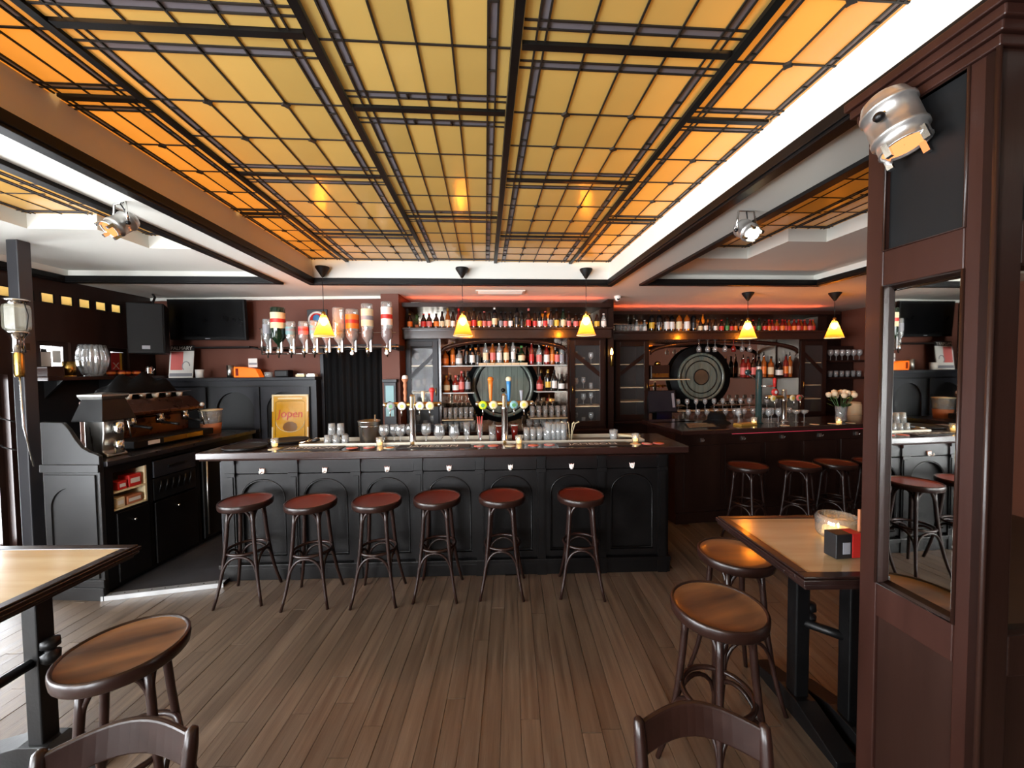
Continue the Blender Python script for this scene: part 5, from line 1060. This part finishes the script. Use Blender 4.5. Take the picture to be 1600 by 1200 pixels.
for k in range(6):
    MB().box(.1+k*.52,.1+k*.52+.46,.105,.12,.18,.88).build('front_panel', M['darkwood'], b, bevel=.004)
    hk = MB().box(-.016,.016,-.012,0,-.02,.02).build('hook_plate', M['steel'], b, (.33+k*.52,.118,.94)); MB().tube([(0,-.01,0),(0,-.035,-.01),(0,-.045,.012)], .005, 6).build('hook_prong', M['steel'], hk)
def on2(px, py): return px, py
tower('chrome beer tower with pale badges on the second bar', (3.335,4.70,1.0805), B2A, [(-.18,'cream'),(.09,'cream'),(.18,'pink')], [], h=.38)
t = thing('tap_column', 'tall green beer column with red tap on the second bar', 'beer tap', (3.0,4.66,1.0805), B2A)
M['gcol'] = pbr('green_enamel', (38,62,62), .2, var=.2, coat=.5)
MB().lathe([(.001,0),(.05,0),(.05,.01),(.036,.02),(.036,.62),(.03,.65),(.001,.66)], 20).build('column', M['gcol'], t); MB().tube([(0,-.03,.45),(.10,-.09,.45)], .012, 8).build('tap_arm', M['chrome'], t); MB().lathe([(.001,0),(.014,0),(.02,.1),(.001,.11)], 12, (.12,-.1,.44)).build('tap_handle', M['red'], t)
MB().lathe([(.001,.02),(.04,.02),(.042,0)], 22).build('red_badge', M['red'], t, (.12,-.10,.38), rot=(R(90),0,0)); MB().lathe([(.001,.022),(.02,.022)], 16).build('badge_print', M['white'], t, (.12,-.10,.38), rot=(R(90),0,0)); MB().lathe([(.001,.02),(.035,.02),(.036,0)], 20).build('side_badge', M['gcol'], t, (-.16,0,.62), rot=(R(90),0,0)); MB().tube([(-.16,0,.6),(0,0,.5)], .008, 6).build('badge_arm', M['chrome'], t)
tealight('tea light burning on the second bar beside the green column', (2.88,4.56,1.0805), 1.1); tealight('tea light burning beside the flower vase on the second bar', (3.86,4.52,1.0805), 1.1)
for k, (x, y) in enumerate(((2.74,4.64),(2.80,4.72),(3.12,4.66),(3.18,4.70),(3.24,4.66))): glass('wineglass', 'wine glass %s standing on the second bar around the green column' % ordn(k+1), (x,y,1.0805), 'wine glasses on the second bar', .95, 'pint', 12)
for k, x in enumerate((3.50,3.60)): glass('coupe', ('%s coupe glass after the beer tower on the second bar' % ordn(k+1)), (x,4.72,1.0805), 'coupe glasses on the second bar', 1., 'pint', 14)
t = thing('black_hat', 'black rounded cap lying on the corner of the second bar', 'cap', (2.52,4.72,1.0805)); MB().lathe([(.16,.0),(.15,.012),(.11,.03),(.10,.09),(.07,.13),(.001,.145)], 22).build('crown', M['curtain'], t); MB().lathe([(.105,.03),(.107,.05)], 22).build('hatband', M['black'], t)
t = thing('orange_towel', 'folded ochre towel beside the black cap on the second bar', 'towel', (2.74,4.50,1.0805), R(20)); 
for k in range(3): MB().box(-.13+.004*k,.13-.004*k,-.055,.055,.008*k,.008*k+.007).build('fold', M['ochre'], t, bevel=.003)
for k in range(4):
    t = thing('bar_mat', 'striped beer mat strip %s on the corner of the second bar' % ordn(k+1), 'bar mat', (2.05+.03*k,4.36+.09*k,1.0803), B2A, 'beer mat strips on the second bar'); MB().box(-.05,.32,-.03,.03,0,.004).build('strip', M['rubber'], t); MB().box(-.04,.30,-.008,.008,.004,.0045).build('print', M['cream'], t)
for k, x in enumerate((1.35,1.75,2.0,2.25)):
    o = thing('coaster', '%s coaster along the front edge of the second bar' % ordn(k+1), 'coaster', B2W(x,.06,1.0803), 0, 'coasters on the second bar'); MB().lathe([(.001,.002),(.047,.002),(.048,0)], 20).build('disc', M['cream'], o); MB().lathe([(.001,.0023),(.028,.0023)], 14).build('print', M['pink'], o)
# vase of cream roses
v = thing('rose_vase', 'glass vase of cream roses on the second bar against the pillar', 'flowers', (4.04,4.70,1.0805))
MB().lathe([(.001,.004),(.05,.004),(.06,.03),(.055,.10),(.065,.19),(.062,.19),(.05,.10),(.05,.01)], 20).build('vase', M['pint'], v)
random.seed(5)
for k in range(12):
    a = k*2.399; r_ = .04+.10*math.sqrt(k/12); x, y, z = r_*math.cos(a), r_*math.sin(a), .36-.6*r_*r_*4+random.uniform(-.015,.015)
    st_ = MB().tube([(0,0,.03),(x*.4,y*.4,.18),(x,y,z)], .004, 5).build('stem', M['leaf'], v)
    rose = MB().lathe([(.001,-.03),(.02,-.025),(.032,0),(.03,.022),(.022,.03)], 10, (x,y,z)).build('rose', M['petal'], v); MB().lathe([(.001,.012),(.012,.03),(.018,.02),(.016,.034),(.004,.036)], 8, (x,y,z)).build('inner_petal', M['cream'], rose)
for k in range(16):
    a = k*2.1; r_ = .07+.05*random.random(); z = .18+.12*random.random(); c = Vector((r_*math.cos(a),r_*math.sin(a),z)); d_ = Vector((math.cos(a),math.sin(a),.5)).normalized(); s = d_.cross(Vector((0,0,1))).normalized()*.02
    q = MB(); q.add([c-d_*.04, c+s, c+d_*.05, c-s, c+Vector((0,0,.006))], [(0,1,4),(1,2,4),(2,3,4),(3,0,4)]); q.build('leaf', M['leaf'], v)
t = thing('storage_jar', 'pale storage jar standing behind the roses', 'jar', W(5.60,5.45,.96)); MB().lathe([(.001,0),(.09,0),(.095,.02),(.09,.22),(.08,.24),(.001,.245)], 20).build('jar_body', M['cream'], t); MB().lathe([(.082,.24),(.084,.26),(.001,.27)], 20).build('jar_lid', M['oak'], t)
gs2 = thing('side_cabinet', 'dark side cabinet below the far wall shelves', 'cabinet', W(5.80,5.55,0), TH); MB().box(-.34,.34,-.25,.5,0,.93).build('case', M['darkwood'], gs2); MB().box(-.36,.36,-.27,.5,.93,.9595).build('top', M['bartop'], gs2)

# ------------------------------------------------------------------ things on the pillar table
t = thing('menu_block', 'black and red menu card holder standing on the pillar table', 'menu holder', (1.44,1.64,.934), R(6))
MB().box(-.075,.0,-.03,.03,0,.105).build('black_block', M['black'], t, bevel=.003); MB().box(.0,.05,-.03,.03,0,.105).build('red_block', M['red'], t, bevel=.003); MB().box(.05,.09,-.035,.04,0,.06).build('wood_foot', M['darkwood'], t); MB().box(.055,.075,-.01,.0,.06,.2).build('upright_card', M['terra'], t)
MB().box(-.045,-.01,-.031,-.03,.02,.07).build('printed_label', M['grey'], t)
t = thing('textured_candle_jar', 'textured glass candle jar behind the menu holder on the pillar table', 'candle jar', (1.56,1.82,.934))
MB().lathe([(.001,.004),(.075,.004),(.085,.02),(.088,.09),(.08,.105),(.07,.107),(.08,.02),(.001,.008)], 48, rib=.03, ribs=24).build('jar', M['bowlglass'], t); MB().lathe([(.001,.01),(.06,.01),(.06,.04),(.001,.042)], 18).build('wax', M['wax'], t); MB().lathe([(.001,.042),(.006,.05),(.001,.07)], 8).build('flame', M['flame'], t)
# small fittings
t = thing('dome_camera', 'small white dome camera where the two back bars meet the ceiling', 'camera', W(1.76,5.0,2.72)); MB().lathe([(.001,0),(.045,0),(.045,-.03),(.001,-.031)], 16).build('mount', M['white'], t); MB().sphere((0,0,-.035), .034, 14, 9).build('dome', M['white'], t); MB().lathe([(.001,0),(.018,0)], 12).build('lens', M['black'], t, (0,-.033,-.045), rot=(R(80),0,0))
t = thing('ceiling_vent', 'flat white ceiling vent in front of the main back bar', 'vent', W(.2,4.75,2.72), TH); MB().box(-.3,.3,-.1,.1,-.012,0).build('vent_frame', M['plaster'], t, bevel=.003)
for k in range(5): MB().box(-.27,.27,-.075+k*.035,-.06+k*.035,-.016,-.012).build('vent_slat', M['plaster'], t)
